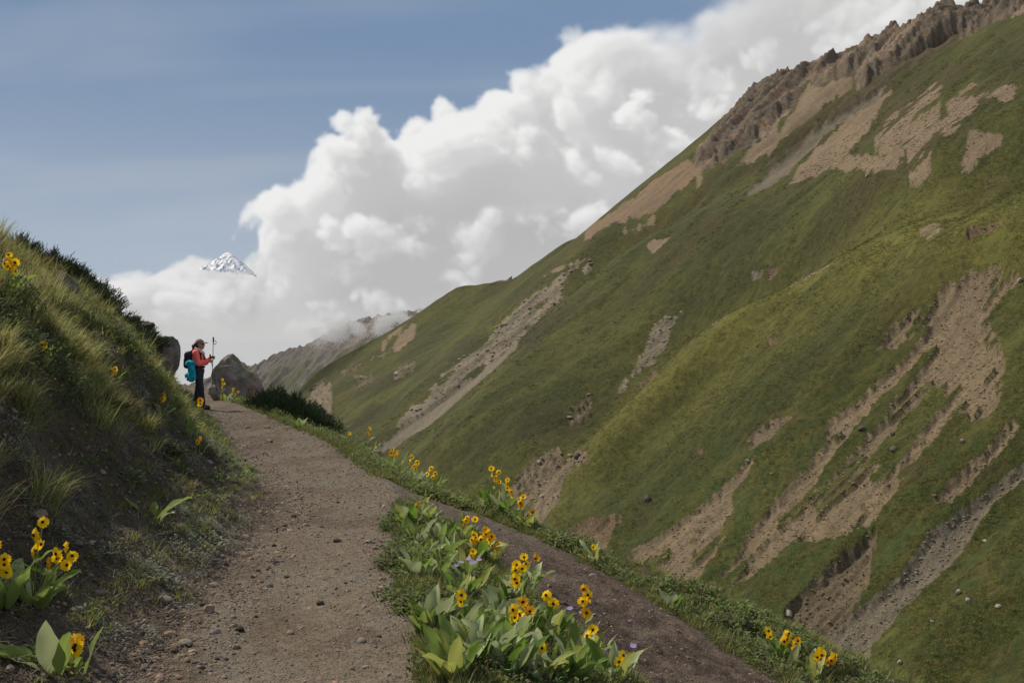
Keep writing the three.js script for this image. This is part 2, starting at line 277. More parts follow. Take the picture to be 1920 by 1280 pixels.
const slopeOf = (f, d) => { const k = (f(d + 0.4) - f(d - 0.4)) / 0.8; return 1 / Math.sqrt(1 + k * k); };
function nearY(x, d, fine = true) {
  const xl = pathL(d), xr = pathR(d), xe = outer(d);
  let y = 0, s = 0, q = 0, onPath = 0;
  if (x < xl) {
    s = (xl - x) * slopeOf(pathL, d);
    const k = sst(10, 18, d); y = lerp(bankRise(s), bankEven(s), k);
    y += sst(0.2, 1.2, s) * (0.20 * n2(x * 0.75 + 3, d * 0.6) + 0.1 * n2(x * 1.9, d * 1.7 + 8));
    if (fine) y += sst(0.1, 0.6, s) * (0.05 * n2(x * 4.3, d * 4.1) + 0.035 * n2(x * 9.7 + 2, d * 9.2) + 0.016 * n2(x * 24, d * 22));
  } else if (x > xr) {
    const lim = Math.min(x, xe + 0.4); y = -0.28 * (lim - xr) * sst(0, 0.25, lim - xr);
    if (x > xe) {
      q = (x - xe) * slopeOf(outer, d);
      const wv = lerp(0.8, 0.14, sst(7.5, 11, d)), b = Math.max(0, q - wv);
      y += 0.05 * sst(0, 0.25, q) - 0.12 * Math.min(q, wv) - lerp(b < 1.2 ? 0.45 * b * b : 0.648 + 1.08 * (b - 1.2), b < 0.5 ? 1.08 * b * b : 0.27 + 1.08 * (b - 0.5), sst(9.5, 11.5, d));
      if (fine) y += sst(0.05, 0.4, q) * (0.05 * n2(x * 2.1, d * 2.3 + 4) + 0.03 * n2(x * 6.1, d * 6.3));
      if (b > 1) y += sst(1, 20, b) * 3 * n2(x * 0.03, d * 0.03);
    } else if (x < trailL(d) && d < 10.6 && fine) y += 0.05 * sst(0, 0.2, Math.min(x - xr, trailL(d) - x)) * (1 + n2(x * 3, d * 3));
  }
  if (fine) {
    const inMain = sst(-0.12, 0.15, Math.min(x - xl, xr - x)), inSide = d < 12 ? sst(-0.1, 0.15, Math.min(x - Math.max(trailL(d), xr), xe - x)) : 0;
    onPath = Math.max(inMain, inSide);
    if (onPath > 0) {
      y += onPath * (0.022 * n2(x * 1.7, d * 1.3) + 0.009 * n2(x * 6, d * 5) + (0.006 + 0.010 * inSide) * n2(x * 15, d * 13) + 0.022 * inSide * n2(x * 6 + 9, d * 5.2) + (0.003 + 0.008 * inSide) * n2(x * 34, d * 30));
      y -= 0.03 * inMain * (1 - Math.abs((x - xl) / (xr - xl) * 2 - 1));
    }
  }
  return y;
}
function zoneOf(x, d) {                               // which of: path, side trail, strip between, bank, verge
  const xl = pathL(d) + 0.10 * n2(d * 1.3, 4.4) + 0.04 * n2(x * 9, d * 9) + 0.03 * n2(x * 23, d * 23), xr = pathR(d) + 0.09 * n2(d * 1.5, 1.7) + 0.04 * n2(x * 9 + 5, d * 9) + 0.03 * n2(x * 23, d * 23);
  if (x < xl) return 'bank'; if (x < xr) return 'path';
  const xe = outer(d) + 0.07 * n2(d * 2.6, 7.7) + 0.04 * n2(x * 7, d * 7 + 3); if (x > xe) return 'verge';
  if (d > 12) return 'path';
  return x < trailL(d) + 0.1 * n2(d * 3.3, 12.7) + 0.05 * n2(x * 8, d * 8) ? 'strip' : 'side';
}
function greenAt(x, d) {                              // how much of the ground is covered by plants, 0..1
  const z = zoneOf(x, d);
  if (z === 'path' || z === 'side') return 0;
  if (z === 'strip') return 0.9;
  if (z === 'verge') return 0.85;
  const s = (pathL(d) - x) * slopeOf(pathL, d), n = 0.5 * n2(x * 0.8 + 40, d * 0.7) + 0.35 * n2(x * 2.1, d * 1.9 + 9);
  const upper = sst(0.95, 1.4, s + 0.4 * n + 0.2 * n2(d * 1.1, 5) + 0.3 * sst(6, 10, d)), foot = sst(0.05, 0.4, s) * (1 - sst(0.75, 1.1, s + 0.2 * n));
  const far = sst(9.5, 13, d);
  return clamp(Math.max(upper * (0.95 + 0.5 * n), foot * (0.55 + 0.9 * n + 0.4 * far), far * sst(0.1, 0.5, s) * (0.6 + 0.7 * n)));
}
{
  const NR = 640, cols = [];
  for (let k = 0; k <= 460; k++) cols.push(lerp(-0.56, 0.60, k / 460));
  for (let k = 1; k <= 26; k++) { cols.push(0.60 + 0.05 * Math.pow(k / 4, 2.2)); cols.unshift(-0.56 - 0.04 * Math.pow(k / 4, 2.1)); }
  const NC = cols.length, pos = new Float32Array(NR * NC * 3), uv = new Float32Array(NR * NC * 2), col = new Float32Array(NR * NC * 3), zone = new Uint8Array(NR * NC), Z = ['path', 'side', 'strip', 'bank', 'verge'];
  for (let r = 0; r < NR; r++) {
    const d = 2.2 * Math.pow(75 / 2.2, r / (NR - 1));
    for (let c = 0; c < NC; c++) {
      const k = r * NC + c, x = cols[c] * (d + 0.5), y = nearY(x, d), z = zoneOf(x, d);
      pos[3 * k] = x; pos[3 * k + 1] = y; pos[3 * k + 2] = -d; uv[2 * k] = x / 1.6; uv[2 * k + 1] = d / 1.6; zone[k] = Z.indexOf(z);
      const n = fbm(x * 0.9 + 7, d * 0.8, 3), f = n2(x * 5, d * 5 + 2), w = n2(x * 1.6 + 90, d * 1.1);
      let C;
      if (z === 'path') { C = [0.136, 0.106, 0.077]; C = mix3(C, [0.104, 0.077, 0.054], sst(-0.1, 0.5, n)); C = mix3(C, [0.145, 0.125, 0.098], 0.5 * sst(0.1, 0.5, w)); }
      else if (z === 'side') { C = [0.092, 0.066, 0.049]; C = mix3(C, [0.056, 0.039, 0.029], sst(-0.2, 0.4, n + 0.5 * f)); C = mix3(C, [0.125, 0.10, 0.077], sst(0.35, 0.7, w) * 0.6 + sst(9, 10.5, d) * 0.6); }
      else {
        const soil = mix3([0.066, 0.047, 0.035], [0.095, 0.071, 0.054], sst(-0.3, 0.4, n + 0.3 * f)), grn = mix3([0.055, 0.056, 0.024], [0.078, 0.068, 0.031], sst(-0.3, 0.3, f));
        C = mix3(soil, grn, 0.75 * greenAt(x, d));
        if (z === 'verge' && y < -4) C = mix3([0.07, 0.082, 0.03], [0.09, 0.08, 0.035], sst(-0.3, 0.3, n));
      }
      const b = 1 / 0.66; col[3 * k] = C[0] * b; col[3 * k + 1] = C[1] * b; col[3 * k + 2] = C[2] * b;
    }
  }
  const groups = { hillside: [], trail: [], side_trail: [] };
  for (let r = 0; r < NR - 1; r++) for (let c = 0; c < NC - 1; c++) {
    const a = r * NC + c, b = a + 1, e = a + NC, f = e + 1, g = zone[a] === 0 ? groups.trail : zone[a] === 1 ? groups.side_trail : groups.hillside;
    g.push(a, b, e, b, f, e);
  }
  const all = sheet('all', pos, uv, col, new Uint32Array([].concat(groups.hillside)), M.soil);
  { const whole = new Uint32Array(groups.hillside.length + groups.trail.length + groups.side_trail.length); whole.set(groups.hillside); whole.set(groups.trail, groups.hillside.length); whole.set(groups.side_trail, groups.hillside.length + groups.trail.length); all.geometry.setIndex(new THREE.BufferAttribute(whole, 1)); all.geometry.computeVertexNormals(); }
  for (const [name, idx] of Object.entries(groups)) {
    const m = new THREE.Mesh(pick(all.geometry, idx), name === 'hillside' ? M.soil : M.path); m.name = name; m.castShadow = m.receiveShadow = true;
    m.userData = { kind: 'structure', category: 'ground', label: { hillside: 'brown earth and turf of the near hillside around the trail', trail: 'dusty brown footpath curving up past the hiker', side_trail: 'darker churned side trail branching off down the slope' }[name] };
    scene.add(m);
  }
}
// ---------- the mountainside across the valley ----------
const boxOf = (p, m) => { let a = 1e9, b = -1e9, c = 1e9, e = -1e9; for (let i = 0; i < p.length; i += 2) { a = Math.min(a, p[i]); b = Math.max(b, p[i]); c = Math.min(c, p[i + 1]); e = Math.max(e, p[i + 1]); } return [a - m, b + m, c - m, e + m]; };
const PB = PATCHES.map(([kind, p]) => ({ kind, p: [...p, p[0], p[1]], box: boxOf(p, 14) }));
function inside(t, s, p) { let c = false; for (let i = 0; i + 3 < p.length; i += 2) { const y0 = p[i + 1], y1 = p[i + 3]; if ((y0 > s) !== (y1 > s) && t < p[i] + (p[i + 2] - p[i]) * (s - y0) / (y1 - y0)) c = !c; } return c; }
function patchAt(t, s) {                              // [kind, signed distance inside in metres] of the bare ground at a point
  let kind = null, depth = -1e9;
  const f = 0.0022 * (t + s * 0.5), k = 0.55 / f, wob = f * (3.2 * n2(t * 0.075 * k, s * 0.022 * k) + 2.4 * n2(t * 0.24 * k, s * 0.05 * k) + 1.6 * n2(t * 0.8 * k, s * 0.16 * k) + 1.2 * n2(t * 2.1 * k, s * 0.5 * k)) * (1 + 0.9 * sst(420, 650, t));
  for (const q of PB) {
    if (t < q.box[0] || t > q.box[1] || s < q.box[2] || s > q.box[3]) continue;
    const dist = segDist(t, s, q.p), sd = (inside(t, s, q.p) ? dist : -dist) + wob * (q.kind === 'scree_grey' || q.kind === 'chute_fine' ? 0.5 : 1);
    if (sd > depth) { depth = sd; if (sd > 0) kind = q.kind; }
  }
  return [kind, depth];
}
const SHOULDER = FOLDS[5].pts;
const FARC = {
  scree_tan: [[0.205, 0.150, 0.093], [0.153, 0.113, 0.072]], patchy: [[0.205, 0.150, 0.093], [0.153, 0.113, 0.072]], scree_grey: [[0.153, 0.127, 0.089], [0.120, 0.098, 0.069]], scree_orange: [[0.205, 0.132, 0.077], [0.142, 0.104, 0.069]], rib: [[0.096, 0.073, 0.043], [0.059, 0.051, 0.022]],
  ridge: [[0.142, 0.101, 0.065], [0.088, 0.070, 0.049]], soil: [[0.148, 0.098, 0.058], [0.096, 0.064, 0.037]], chute: [[0.227, 0.186, 0.130], [0.114, 0.096, 0.065]], chute_fine: [[0.170, 0.143, 0.101], [0.139, 0.113, 0.080]],
  cliff: [[0.205, 0.160, 0.105], [0.136, 0.106, 0.069]], outcrop: [[0.170, 0.137, 0.091], [0.051, 0.047, 0.016]], rockpile: [[0.187, 0.145, 0.095], [0.114, 0.085, 0.053]], slide: [[0.187, 0.137, 0.084], [0.139, 0.104, 0.066]], face: [[0.142, 0.106, 0.066], [0.102, 0.078, 0.049]],
};
const ISLE = { slide: 0.24, rib: 0.35, chute: 0.26, outcrop: 0.22, rockpile: 0.28, scree_orange: 0.34, ridge: 9, scree_tan: 0.38, soil: 0.55, patchy: 0.1, cliff: 9, scree_grey: 0.6, chute_fine: 9, face: 0.62 };
function farPoint(t, s) {                             // full detail: { y, kind, col }
  let y = farShape(t, s);
  const sc = 0.5 + t / 700;                           // detail coarsens with distance along the valley
  const line = t * 0.25;                              // fall lines run across the valley: stretch noise along s
  const big = n2(t * 0.012 + 5, s * 0.004), mid = n2(t * 0.045, s * 0.016 + 3), sm = n2(t * 0.16, s * 0.07), fi = n2(t * 0.5, s * 0.3);
  y += 3.2 * big + 1.3 * mid + 0.45 * sm;
  let [kind, depth] = patchAt(t, s);
  const nearRidge = sst(70, 8, ridgeS(t) - s), rocky = sst(1120, 990, t) * sst(560, 700, t + 0.3 * s);
  // grass
  const tone = 0.5 * n2(t * 0.02 + 31, s * 0.012) + 0.35 * n2(t * 0.07, s * 0.035 + 20) + 0.35 * n2(t * 0.3, s * 0.16) + 0.3 * n2(t * 0.85, s * 0.55);
  const high = sst(330, 560, s) * sst(900, 500, t), warm = n2(t * 0.018 + 60, s * 0.011 - 8) + 0.45 * n2(t * 0.11, s * 0.05) + 0.5 * high;
  let C = mix3([0.037, 0.040, 0.0105], [0.078, 0.075, 0.018], sst(-0.5, 0.6, tone));
  C = mix3(C, [0.055, 0.043, 0.016], sst(0.0, 0.9, warm) * 0.8);
  const bright = Math.exp(-Math.pow(segDist(t, s, SHOULDER) / 42, 2)); C = mix3(C, [0.125, 0.115, 0.024], bright * clamp(0.75 + 0.5 * tone));
  C = mix3(C, [0.034, 0.038, 0.012], 0.6 * sst(0.25, 0.6, n2(t * 0.35, s * 0.11) * 0.6 + 0.6 * n2(t * 0.06 + 14, s * 0.03)));
  const lush = sst(300, 215, s) * sst(480, 330, t);   // low shrubs on the nearest slope
  C = mix3(C, [0.036, 0.050, 0.012], lush * sst(-0.35, 0.5, n2(t * 0.12 + 9, s * 0.12) + 0.4 * n2(t * 0.4, s * 0.4)) * 0.8);
  C = mix3(C, [0.060, 0.045, 0.02], lush * sst(0.2, 0.8, n2(t * 0.06 + 70, s * 0.06)) * 0.55);
  y += lush * (0.35 * n2(t * 0.55, s * 0.55) + 0.2 * n2(t * 1.3, s * 1.3)) + 0.2 * fi;
  const brush = sst(0.15, 0.5, n2(t * 0.014 + 11, s * 0.02 + 2) + 0.35 * n2(t * 0.09, s * 0.05)) * sst(420, 520, t) * sst(330, 260, s);
  C = mix3(C, [0.038, 0.034, 0.015], brush * 0.75); y += brush * 0.8 * n2(t * 0.25, s * 0.22);
  let stone = 0;
  if (kind && ISLE[kind] < 5) {                       // islands of turf left in the bare ground, drawn out down the slope
    const isle = n2(t * 0.16 / sc, s * 0.03 / sc + 40) * 0.75 + 0.45 * n2(t * 0.5 / sc, s * 0.11 / sc) - 0.012 * Math.max(0, depth);
    if (isle > ISLE[kind]) kind = null;
  }
  if (!kind && rocky > 0.4 && nearRidge > 0.55 && n2(t * 0.05, s * 0.05) > -0.2) kind = 'ridge';
  if (kind) {
    const [a, b] = FARC[kind], k = n2(t * 0.13, s * 0.03 + 7) * 0.6 + 0.6 * n2(t * 0.6, s * 0.07) + 0.35 * n2(t * 1.1, s * 1.1);
    C = mix3(a, b, sst(-0.45, 0.5, k)); stone = 1;
    if (kind === 'slide' || kind === 'face' || kind === 'soil' || kind === 'scree_grey' || kind === 'chute_fine') y -= 1.7 * sst(0, 2.0, depth) + 0.9 * Math.abs(n2(t * 0.32, s * 0.045)) + 0.35 * Math.abs(n2(t * 0.9, s * 0.16));
    if (kind === 'face') y -= 2.4 * Math.abs(n2(t * 0.35, s * 0.05)) + 1.2 * Math.abs(n2(t * 0.9, s * 0.1));
    if (kind === 'rockpile' || kind === 'outcrop') { const q = n2(t * 0.35, s * 0.35), r = n2(t * 0.9, s * 0.8); y += 2.4 * Math.round(q * 3) / 3 + 1.4 * Math.round(r * 2) / 2; }
    if (kind === 'cliff') { y += 5 * n2(t * 0.10, s * 0.2) + 3.2 * Math.abs(n2(t * 0.25, s * 0.4)) + 1.2 * n2(t * 0.7, s * 0.8); C = mix3(C, [0.24, 0.15, 0.095], 0.4 * sst(0.3, 0.6, n2(t * 0.06, s * 0.09))); }
    if (kind === 'chute') { y += 1.5 * Math.abs(n2(t * 0.2, s * 0.12)) + 0.9 * n2(t * 0.5, s * 0.4); }
    if (kind === 'rib') { y += 2.0 * n2(t * 0.12, s * 0.12) + 1.2 * Math.abs(n2(t * 0.3, s * 0.3)); }
    if (kind === 'ridge') {
      const str = Math.sin((y + 5 * n2(t * 0.03, s * 0.03) + 0.12 * t) * 0.55);                    // beds of rock, gently dipping
      const rib = 1 - Math.abs(n2(t * 0.035, s * 0.010 + 2)) * 2.2, rib2 = 1 - Math.abs(n2(t * 0.1 + 4, s * 0.035)) * 2;
      y += sst(0, 16, depth) * (10 * rib + 4.5 * rib2 + 3.5 * Math.abs(n2(t * 0.2, s * 0.07)) + 2.2 * Math.abs(n2(t * 0.5, s * 0.3))) + 1.2 * n2(t * 0.9, s * 0.8); { const T = y / 5.5 + 0.012 * t + 0.5 * n2(t * 0.03, s * 0.03), fr = T - Math.floor(T); y += (sst(0.25, 0.75, fr) - fr) * 5.5 * 0.75; }
      C = mix3(C, [0.125, 0.105, 0.09], sst(0.2, 0.9, str) * 0.5); C = mix3(C, [0.225, 0.165, 0.12], sst(0.35, -0.2, rib) * 0.85); C = mix3(C, [0.24, 0.135, 0.078], 0.35 * sst(0.3, 0.7, n2(t * 0.05 + 20, s * 0.06)));
    }
    if (kind === 'scree_orange') y += 1.0 * Math.abs(n2(t * 0.1, s * 0.06));
  }
  if (rocky > 0) y += rocky * nearRidge * (5 * n2(t * 0.045, 3.3) + 3.2 * n2(t * 0.14, 9.1) + 2 * Math.max(0, n2(t * 0.3, 1.1)));
  else y += nearRidge * 1.2 * n2(t * 0.06, 2.2);
  return { y, C, stone };
}
{
  const NT = 800, NS = 800, pos = new Float32Array(NT * NS * 3), uv = new Float32Array(NT * NS * 2), col = new Float32Array(NT * NS * 3), st = new Uint8Array(NT * NS);
  for (let i = 0; i < NT; i++) {
    const t = 150 * Math.pow(1420 / 150, i / (NT - 1)), s0 = 95, s1 = Math.min(ridgeS(t) + 45, 140 + 1.05 * t + 60);
    for (let j = 0; j < NS; j++) {
      const s = lerp(s0, Math.max(s1, s0 + 60), j / (NS - 1)), k = i * NS + j, p = farPoint(t, s);
      pos[3 * k] = valleyX(t, s); pos[3 * k + 1] = p.y; pos[3 * k + 2] = -valleyD(t, s); uv[2 * k] = t / 26; uv[2 * k + 1] = s / 21; st[k] = p.stone;
      const b = p.stone ? 1 / 0.62 : 1 / 0.74; col[3 * k] = p.C[0] * b; col[3 * k + 1] = p.C[1] * b; col[3 * k + 2] = p.C[2] * b;
    }
  }
  const grass = [], stone = [];
  for (let i = 0; i < NT - 1; i++) for (let j = 0; j < NS - 1; j++) {
    const a = i * NS + j, b = a + 1, e = a + NS, f = e + 1;
    (st[a] + st[b] + st[e] > 1 ? stone : grass).push(a, e, b); (st[f] + st[b] + st[e] > 1 ? stone : grass).push(b, e, f);
  }
  const idx = new Uint32Array(grass.length + stone.length); idx.set(grass); idx.set(stone, grass.length);
  const m = sheet('mountainside', pos, uv, col, idx, [M.slopeGrass, M.slopeStone]);
  m.geometry.addGroup(0, grass.length, 0); m.geometry.addGroup(grass.length, stone.length, 1);
  m.userData.category = 'mountain'; m.userData.label = 'green mountainside with pale screes and a rocky brown ridge across the valley';
  scene.add(m);
}
// ---------- building blocks for things ----------
class GB {                                            // collects triangles with a colour for each corner
  constructor() { this.p = []; this.c = []; this.i = []; this.u = []; }
  v(x, y, z, c, u = 0, w = 0) { this.p.push(x, y, z); this.c.push(c[0], c[1], c[2]); this.u.push(u, w); return this.p.length / 3 - 1; }
  t(a, b, c) { this.i.push(a, b, c); }
  geo(flat) {
    let g = new THREE.BufferGeometry(); g.setAttribute('position', new THREE.Float32BufferAttribute(this.p, 3)); g.setAttribute('color', new THREE.Float32BufferAttribute(this.c, 3)); g.setAttribute('uv', new THREE.Float32BufferAttribute(this.u, 2)); g.setIndex(this.i);
    if (flat) g = g.toNonIndexed(); g.computeVertexNormals(); return g;
  }
}
const used = {};
function numbered(n) { const k = used[n] = (used[n] ?? -1) + 1; return k ? `${n}_${String(k).padStart(3, '0')}` : n; }
function mesh(name, g, m, parent) { const o = new THREE.Mesh(g, m); o.name = parent ? name : numbered(name); o.castShadow = o.receiveShadow = true; (parent || scene).add(o); return o; }
function thing(name, label, category, x, y, z, group) { const o = new THREE.Group(); o.name = numbered(name); o.position.set(x, y, z); o.userData = { label, category }; if (group) o.userData.group = group; scene.add(o); return o; }
function tag(o, label, category, group) { o.userData = { label, category }; if (group) o.userData.group = group; return o; }
function onGround(x, d) { return nearY(x, d); }
const leafy = (o) => new THREE.MeshPhysicalMaterial({ roughness: 1, metalness: 0, specularIntensity: 0.25, transmission: 0.35, thickness: 0, side: THREE.DoubleSide, ...o });
Object.assign(M, {
  blade: leafy({ vertexColors: true, transmission: 0.5 }),
  leafDark: leafy({ color: new THREE.Color(0.13, 0.21, 0.028), transmission: 0.5, clearcoat: 0.15, clearcoatRoughness: 0.5 }),
  leafMid: leafy({ color: new THREE.Color(0.21, 0.28, 0.062), transmission: 0.48, clearcoat: 0.15, clearcoatRoughness: 0.5 }),
  leafPale: leafy({ color: new THREE.Color(0.36, 0.40, 0.20), transmission: 0.32 }),
  leafYellow: leafy({ color: new THREE.Color(0.33, 0.345, 0.085), transmission: 0.45 }),
  stem: std({ color: new THREE.Color(0.19, 0.20, 0.065), roughness: 0.8 }),
  petal: leafy({ color: new THREE.Color(0.95, 0.63, 0.012), transmission: 0.45 }),
  petalDry: leafy({ color: new THREE.Color(0.8, 0.42, 0.02), transmission: 0.4 }),
  disc: std({ color: new THREE.Color(0.028, 0.016, 0.010) }),
  lilac: leafy({ color: new THREE.Color(0.36, 0.27, 0.55), transmission: 0.25 }),
  violet: leafy({ color: new THREE.Color(0.06, 0.05, 0.34), transmission: 0.2 }),
  juniper: leafy({ vertexColors: true, transmission: 0.12 }),
  wood: std({ color: new THREE.Color(0.13, 0.095, 0.068) }),
});

// ---------- grass and low herbs (nobody could count them) ----------
function bladeInto(b, r, x, z, L, w, az, lean, droop, c, y0 = 0) {
  const ca = Math.cos(az), sa = Math.sin(az); let px = x, py = y0, pz = z, ang = lean, prev = null; const n = 3;
  for (let k = 0; k <= n; k++) {
    const h = w * (1 - Math.pow(k / n, 1.6)) * 0.5;
    if (k < n) { const A = b.v(px - sa * h, py, pz + ca * h, c), B = b.v(px + sa * h, py, pz - ca * h, c); if (prev) { b.t(prev[0], prev[1], A); b.t(prev[1], B, A); } prev = [A, B]; }
    else { const A = b.v(px, py, pz, c); b.t(prev[0], prev[1], A); }
    px += ca * Math.sin(ang) * L / n; pz += sa * Math.sin(ang) * L / n; py += Math.cos(ang) * L / n; ang += droop / n;
  }
}
function tuftGeo(seed, n, rad, L0, L1, w, lean, droop, cols) {
  const r = rng(seed), b = new GB();
  for (let k = 0; k < n; k++) { const a = r() * 6.283, q = Math.sqrt(r()) * rad; bladeInto(b, r, Math.cos(a) * q, Math.sin(a) * q, lerp(L0, L1, r()), w * (0.7 + 0.6 * r()), a + (r() - 0.5) * 1.6, lean * (0.2 + r()), droop * (0.3 + r()), cols[Math.floor(r() * cols.length)], -0.01); }
  return b.geo();
}
function herbGeo(seed, n, rad, len, wid, cols, up = 0.5) {
  const r = rng(seed), b = new GB();
  for (let k = 0; k < n; k++) {
    const a = r() * 6.283, q = Math.sqrt(r()) * rad, x = Math.cos(a) * q, z = Math.sin(a) * q, y = (1 - q / rad) * rad * up * (0.5 + r()), az = a + (r() - 0.5) * 2, el = 0.2 + r() * 0.9, L = len * (0.6 + 0.8 * r()), w = wid * (0.7 + 0.6 * r()), c = cols[Math.floor(r() * cols.length)];
    const cx = Math.cos(az) * Math.cos(el), cz = Math.sin(az) * Math.cos(el), cy = Math.sin(el), sx = -Math.sin(az), sz = Math.cos(az);
    const A = b.v(x, y, z, c), B = b.v(x + cx * L * 0.5 + sx * w / 2, y + cy * L * 0.5 + 0.15 * w, z + cz * L * 0.5 + sz * w / 2, c), C = b.v(x + cx * L * 0.5 - sx * w / 2, y + cy * L * 0.5 + 0.15 * w, z + cz * L * 0.5 - sz * w / 2, c), D = b.v(x + cx * L, y + cy * L * 0.8, z + cz * L, c);
    b.t(A, B, C); b.t(B, D, C);
  }
  return b.geo();
}
const GREENS = [[0.156, 0.188, 0.045], [0.125, 0.163, 0.037], [0.188, 0.200, 0.056], [0.213, 0.194, 0.075], [0.106, 0.138, 0.037]];
const STRAW = [[0.380, 0.345, 0.138], [0.265, 0.270, 0.081], [0.207, 0.230, 0.057], [0.483, 0.414, 0.218], [0.172, 0.201, 0.048]];
function scatter(name, geos, mats, count, where, label, size) {  // one mass of small plants: instances spread over the ground
  const mtx = geos.map(() => []), cols = geos.map(() => []), r = rng(name.length * 977 + count), q = new THREE.Quaternion(), q2 = new THREE.Quaternion(), Y = new THREE.Vector3(0, 1, 0), v = new THREE.Vector3(), sc = new THREE.Vector3(), m = new THREE.Matrix4();
  for (let k = 0, tries = 0; k < count && tries < count * 60; tries++) {
    const p = where(r); if (!p) continue; k++;
    const [x, d, s = 1] = p, y = p[3] ?? nearY(x, d), g = Math.floor(r() * geos.length), S = s * size[0] * (1 + size[1] * (r() * 2 - 1));
    q.setFromAxisAngle(Y, r() * 6.283); v.set((nearY(x + 0.08, d) - nearY(x - 0.08, d)) * -3, 1, (nearY(x, d + 0.08) - nearY(x, d - 0.08)) * 3).normalize(); v.lerp(Y, 0.45).normalize(); q2.setFromUnitVectors(Y, v); q.premultiply(q2);
    m.compose(new THREE.Vector3(x, y, -d), q, sc.set(S, S * (0.8 + 0.4 * r()), S)); mtx[g].push(m.clone()); const t = 0.75 + 0.5 * r(); cols[g].push([t * (0.9 + 0.25 * r()), t, t * (0.85 + 0.3 * r())]);
  }
  const parent = geos.length > 1 ? new THREE.Group() : null; if (parent) { parent.name = numbered(name); parent.userData = { kind: 'stuff', label, category: 'grass' }; scene.add(parent); }
  geos.forEach((g, k) => {
    const im = new THREE.InstancedMesh(g, Array.isArray(mats) ? mats[k] : mats, mtx[k].length); mtx[k].forEach((x, i) => { im.setMatrixAt(i, x); im.setColorAt(i, new THREE.Color(...cols[k][i])); });
    im.name = parent ? 'tuft' : numbered(name); im.castShadow = im.receiveShadow = true; im.userData = parent ? { kind: 'stuff' } : { kind: 'stuff', label, category: 'grass' }; (parent || scene).add(im);
  });
}
const anyBank = (r, far) => { const d = 3.2 + Math.pow(r(), 0.75) * (far - 3.2), x = pathL(d) + 0.1 - r() * Math.min(7, 2.2 + d * 0.35); return x / d < -0.62 ? null : [x, d]; };
const bankS = (x, d) => (pathL(d) - x) * slopeOf(pathL, d);
// short turf: strip, verge, foot of the bank
scatter('turf', [tuftGeo(11, 26, 0.06, 0.03, 0.09, 0.005, 0.5, 0.9, GREENS), tuftGeo(12, 22, 0.05, 0.04, 0.11, 0.005, 0.4, 1.2, [...GREENS, ...STRAW]), tuftGeo(13, 30, 0.07, 0.03, 0.07, 0.006, 0.6, 0.8, GREENS)], M.blade, 22000, (r) => {
  const w = r(); let x, d;
  if (w < 0.28) { d = 3.6 + r() * 7; x = lerp(pathR(d), trailL(d), r()) ; if (x < pathR(d) || x > trailL(d) + 0.05) return null; }
  else if (w < 0.62) { d = 4.5 + Math.pow(r(), 0.9) * 26; x = outer(d) - 0.04 + Math.pow(r(), 1.3) * (d < 10 ? 1.8 : 0.5); }
  else { const p = anyBank(r, 28); if (!p) return null; [x, d] = p; }
  return r() < greenAt(x, d) ? [x, d, d > 12 ? 1.2 : 1] : null;
}, 'short green turf over the verge and bank', [1, 0.35]);
// long tussock grass of the upper bank
scatter('tussock_grass', [tuftGeo(21, 85, 0.10, 0.12, 0.30, 0.0045, 0.55, 1.5, STRAW), tuftGeo(22, 70, 0.09, 0.10, 0.26, 0.0045, 0.5, 1.8, [...STRAW, ...GREENS]), tuftGeo(23, 60, 0.08, 0.14, 0.32, 0.004, 0.45, 1.3, STRAW)], M.blade, 5200, (r) => {
  const p = anyBank(r, 26); if (!p) return null; const [x, d] = p, s = bankS(x, d), n = n2(x * 0.9 + 15, d * 0.9);
  return s > 0.85 + 0.3 * n && r() < greenAt(x, d) * sst(-0.35, 0.3, n) ? [x, d, (0.8 + 0.3 * r()) * (d > 11 ? lerp(0.45, 1, sst(0.9, 2.2, s)) : 1)] : null;
}, 'long straw-tinged tussock grass arching over the bank', [0.9, 0.3]);
// small leafy herbs
const HERB = [[0.138, 0.192, 0.048], [0.168, 0.222, 0.054], [0.090, 0.126, 0.036], [0.180, 0.204, 0.072]];
scatter('low_herbs', [herbGeo(31, 46, 0.10, 0.035, 0.018, HERB, 0.6), herbGeo(32, 34, 0.08, 0.045, 0.022, HERB, 0.5), herbGeo(33, 60, 0.12, 0.026, 0.013, [...HERB, [0.10, 0.075, 0.045]], 0.8)], M.blade, 4500, (r) => {
  const w = r(); let x, d;
  if (w < 0.25) { d = 3.6 + r() * 7; x = lerp(pathR(d) - 0.05, trailL(d), r() * r()); if (x > trailL(d)) return null; }
  else if (w < 0.5) { d = 5 + r() * 24; x = outer(d) + 0.02 + r() * (d < 10 ? 1 : 0.5); }
  else { const p = anyBank(r, 26); if (!p) return null; [x, d] = p; }
  const n = n2(x * 1.3 + 60, d * 1.3); return r() < greenAt(x, d) * sst(-0.4, 0.4, n) ? [x, d, d > 10 ? 1.2 : 1] : null;
}, 'small-leaved low herbs among the grass', [1, 0.4]);
scatter('grey_herbs', [herbGeo(41, 70, 0.09, 0.022, 0.010, [[0.21, 0.225, 0.165], [0.17, 0.19, 0.13], [0.25, 0.26, 0.20]], 0.7), herbGeo(42, 50, 0.07, 0.026, 0.010, [[0.19, 0.21, 0.15], [0.23, 0.24, 0.18]], 0.6)], M.blade, 420, (r) => {
  const p = anyBank(r, 14); if (!p) return null; const [x, d] = p; return n2(x * 1.1 + 160, d * 1.1) > 0.28 && bankS(x, d) > 0.1 ? [x, d] : null;
}, 'silvery grey low herbs on the earth bank', [1, 0.4]);
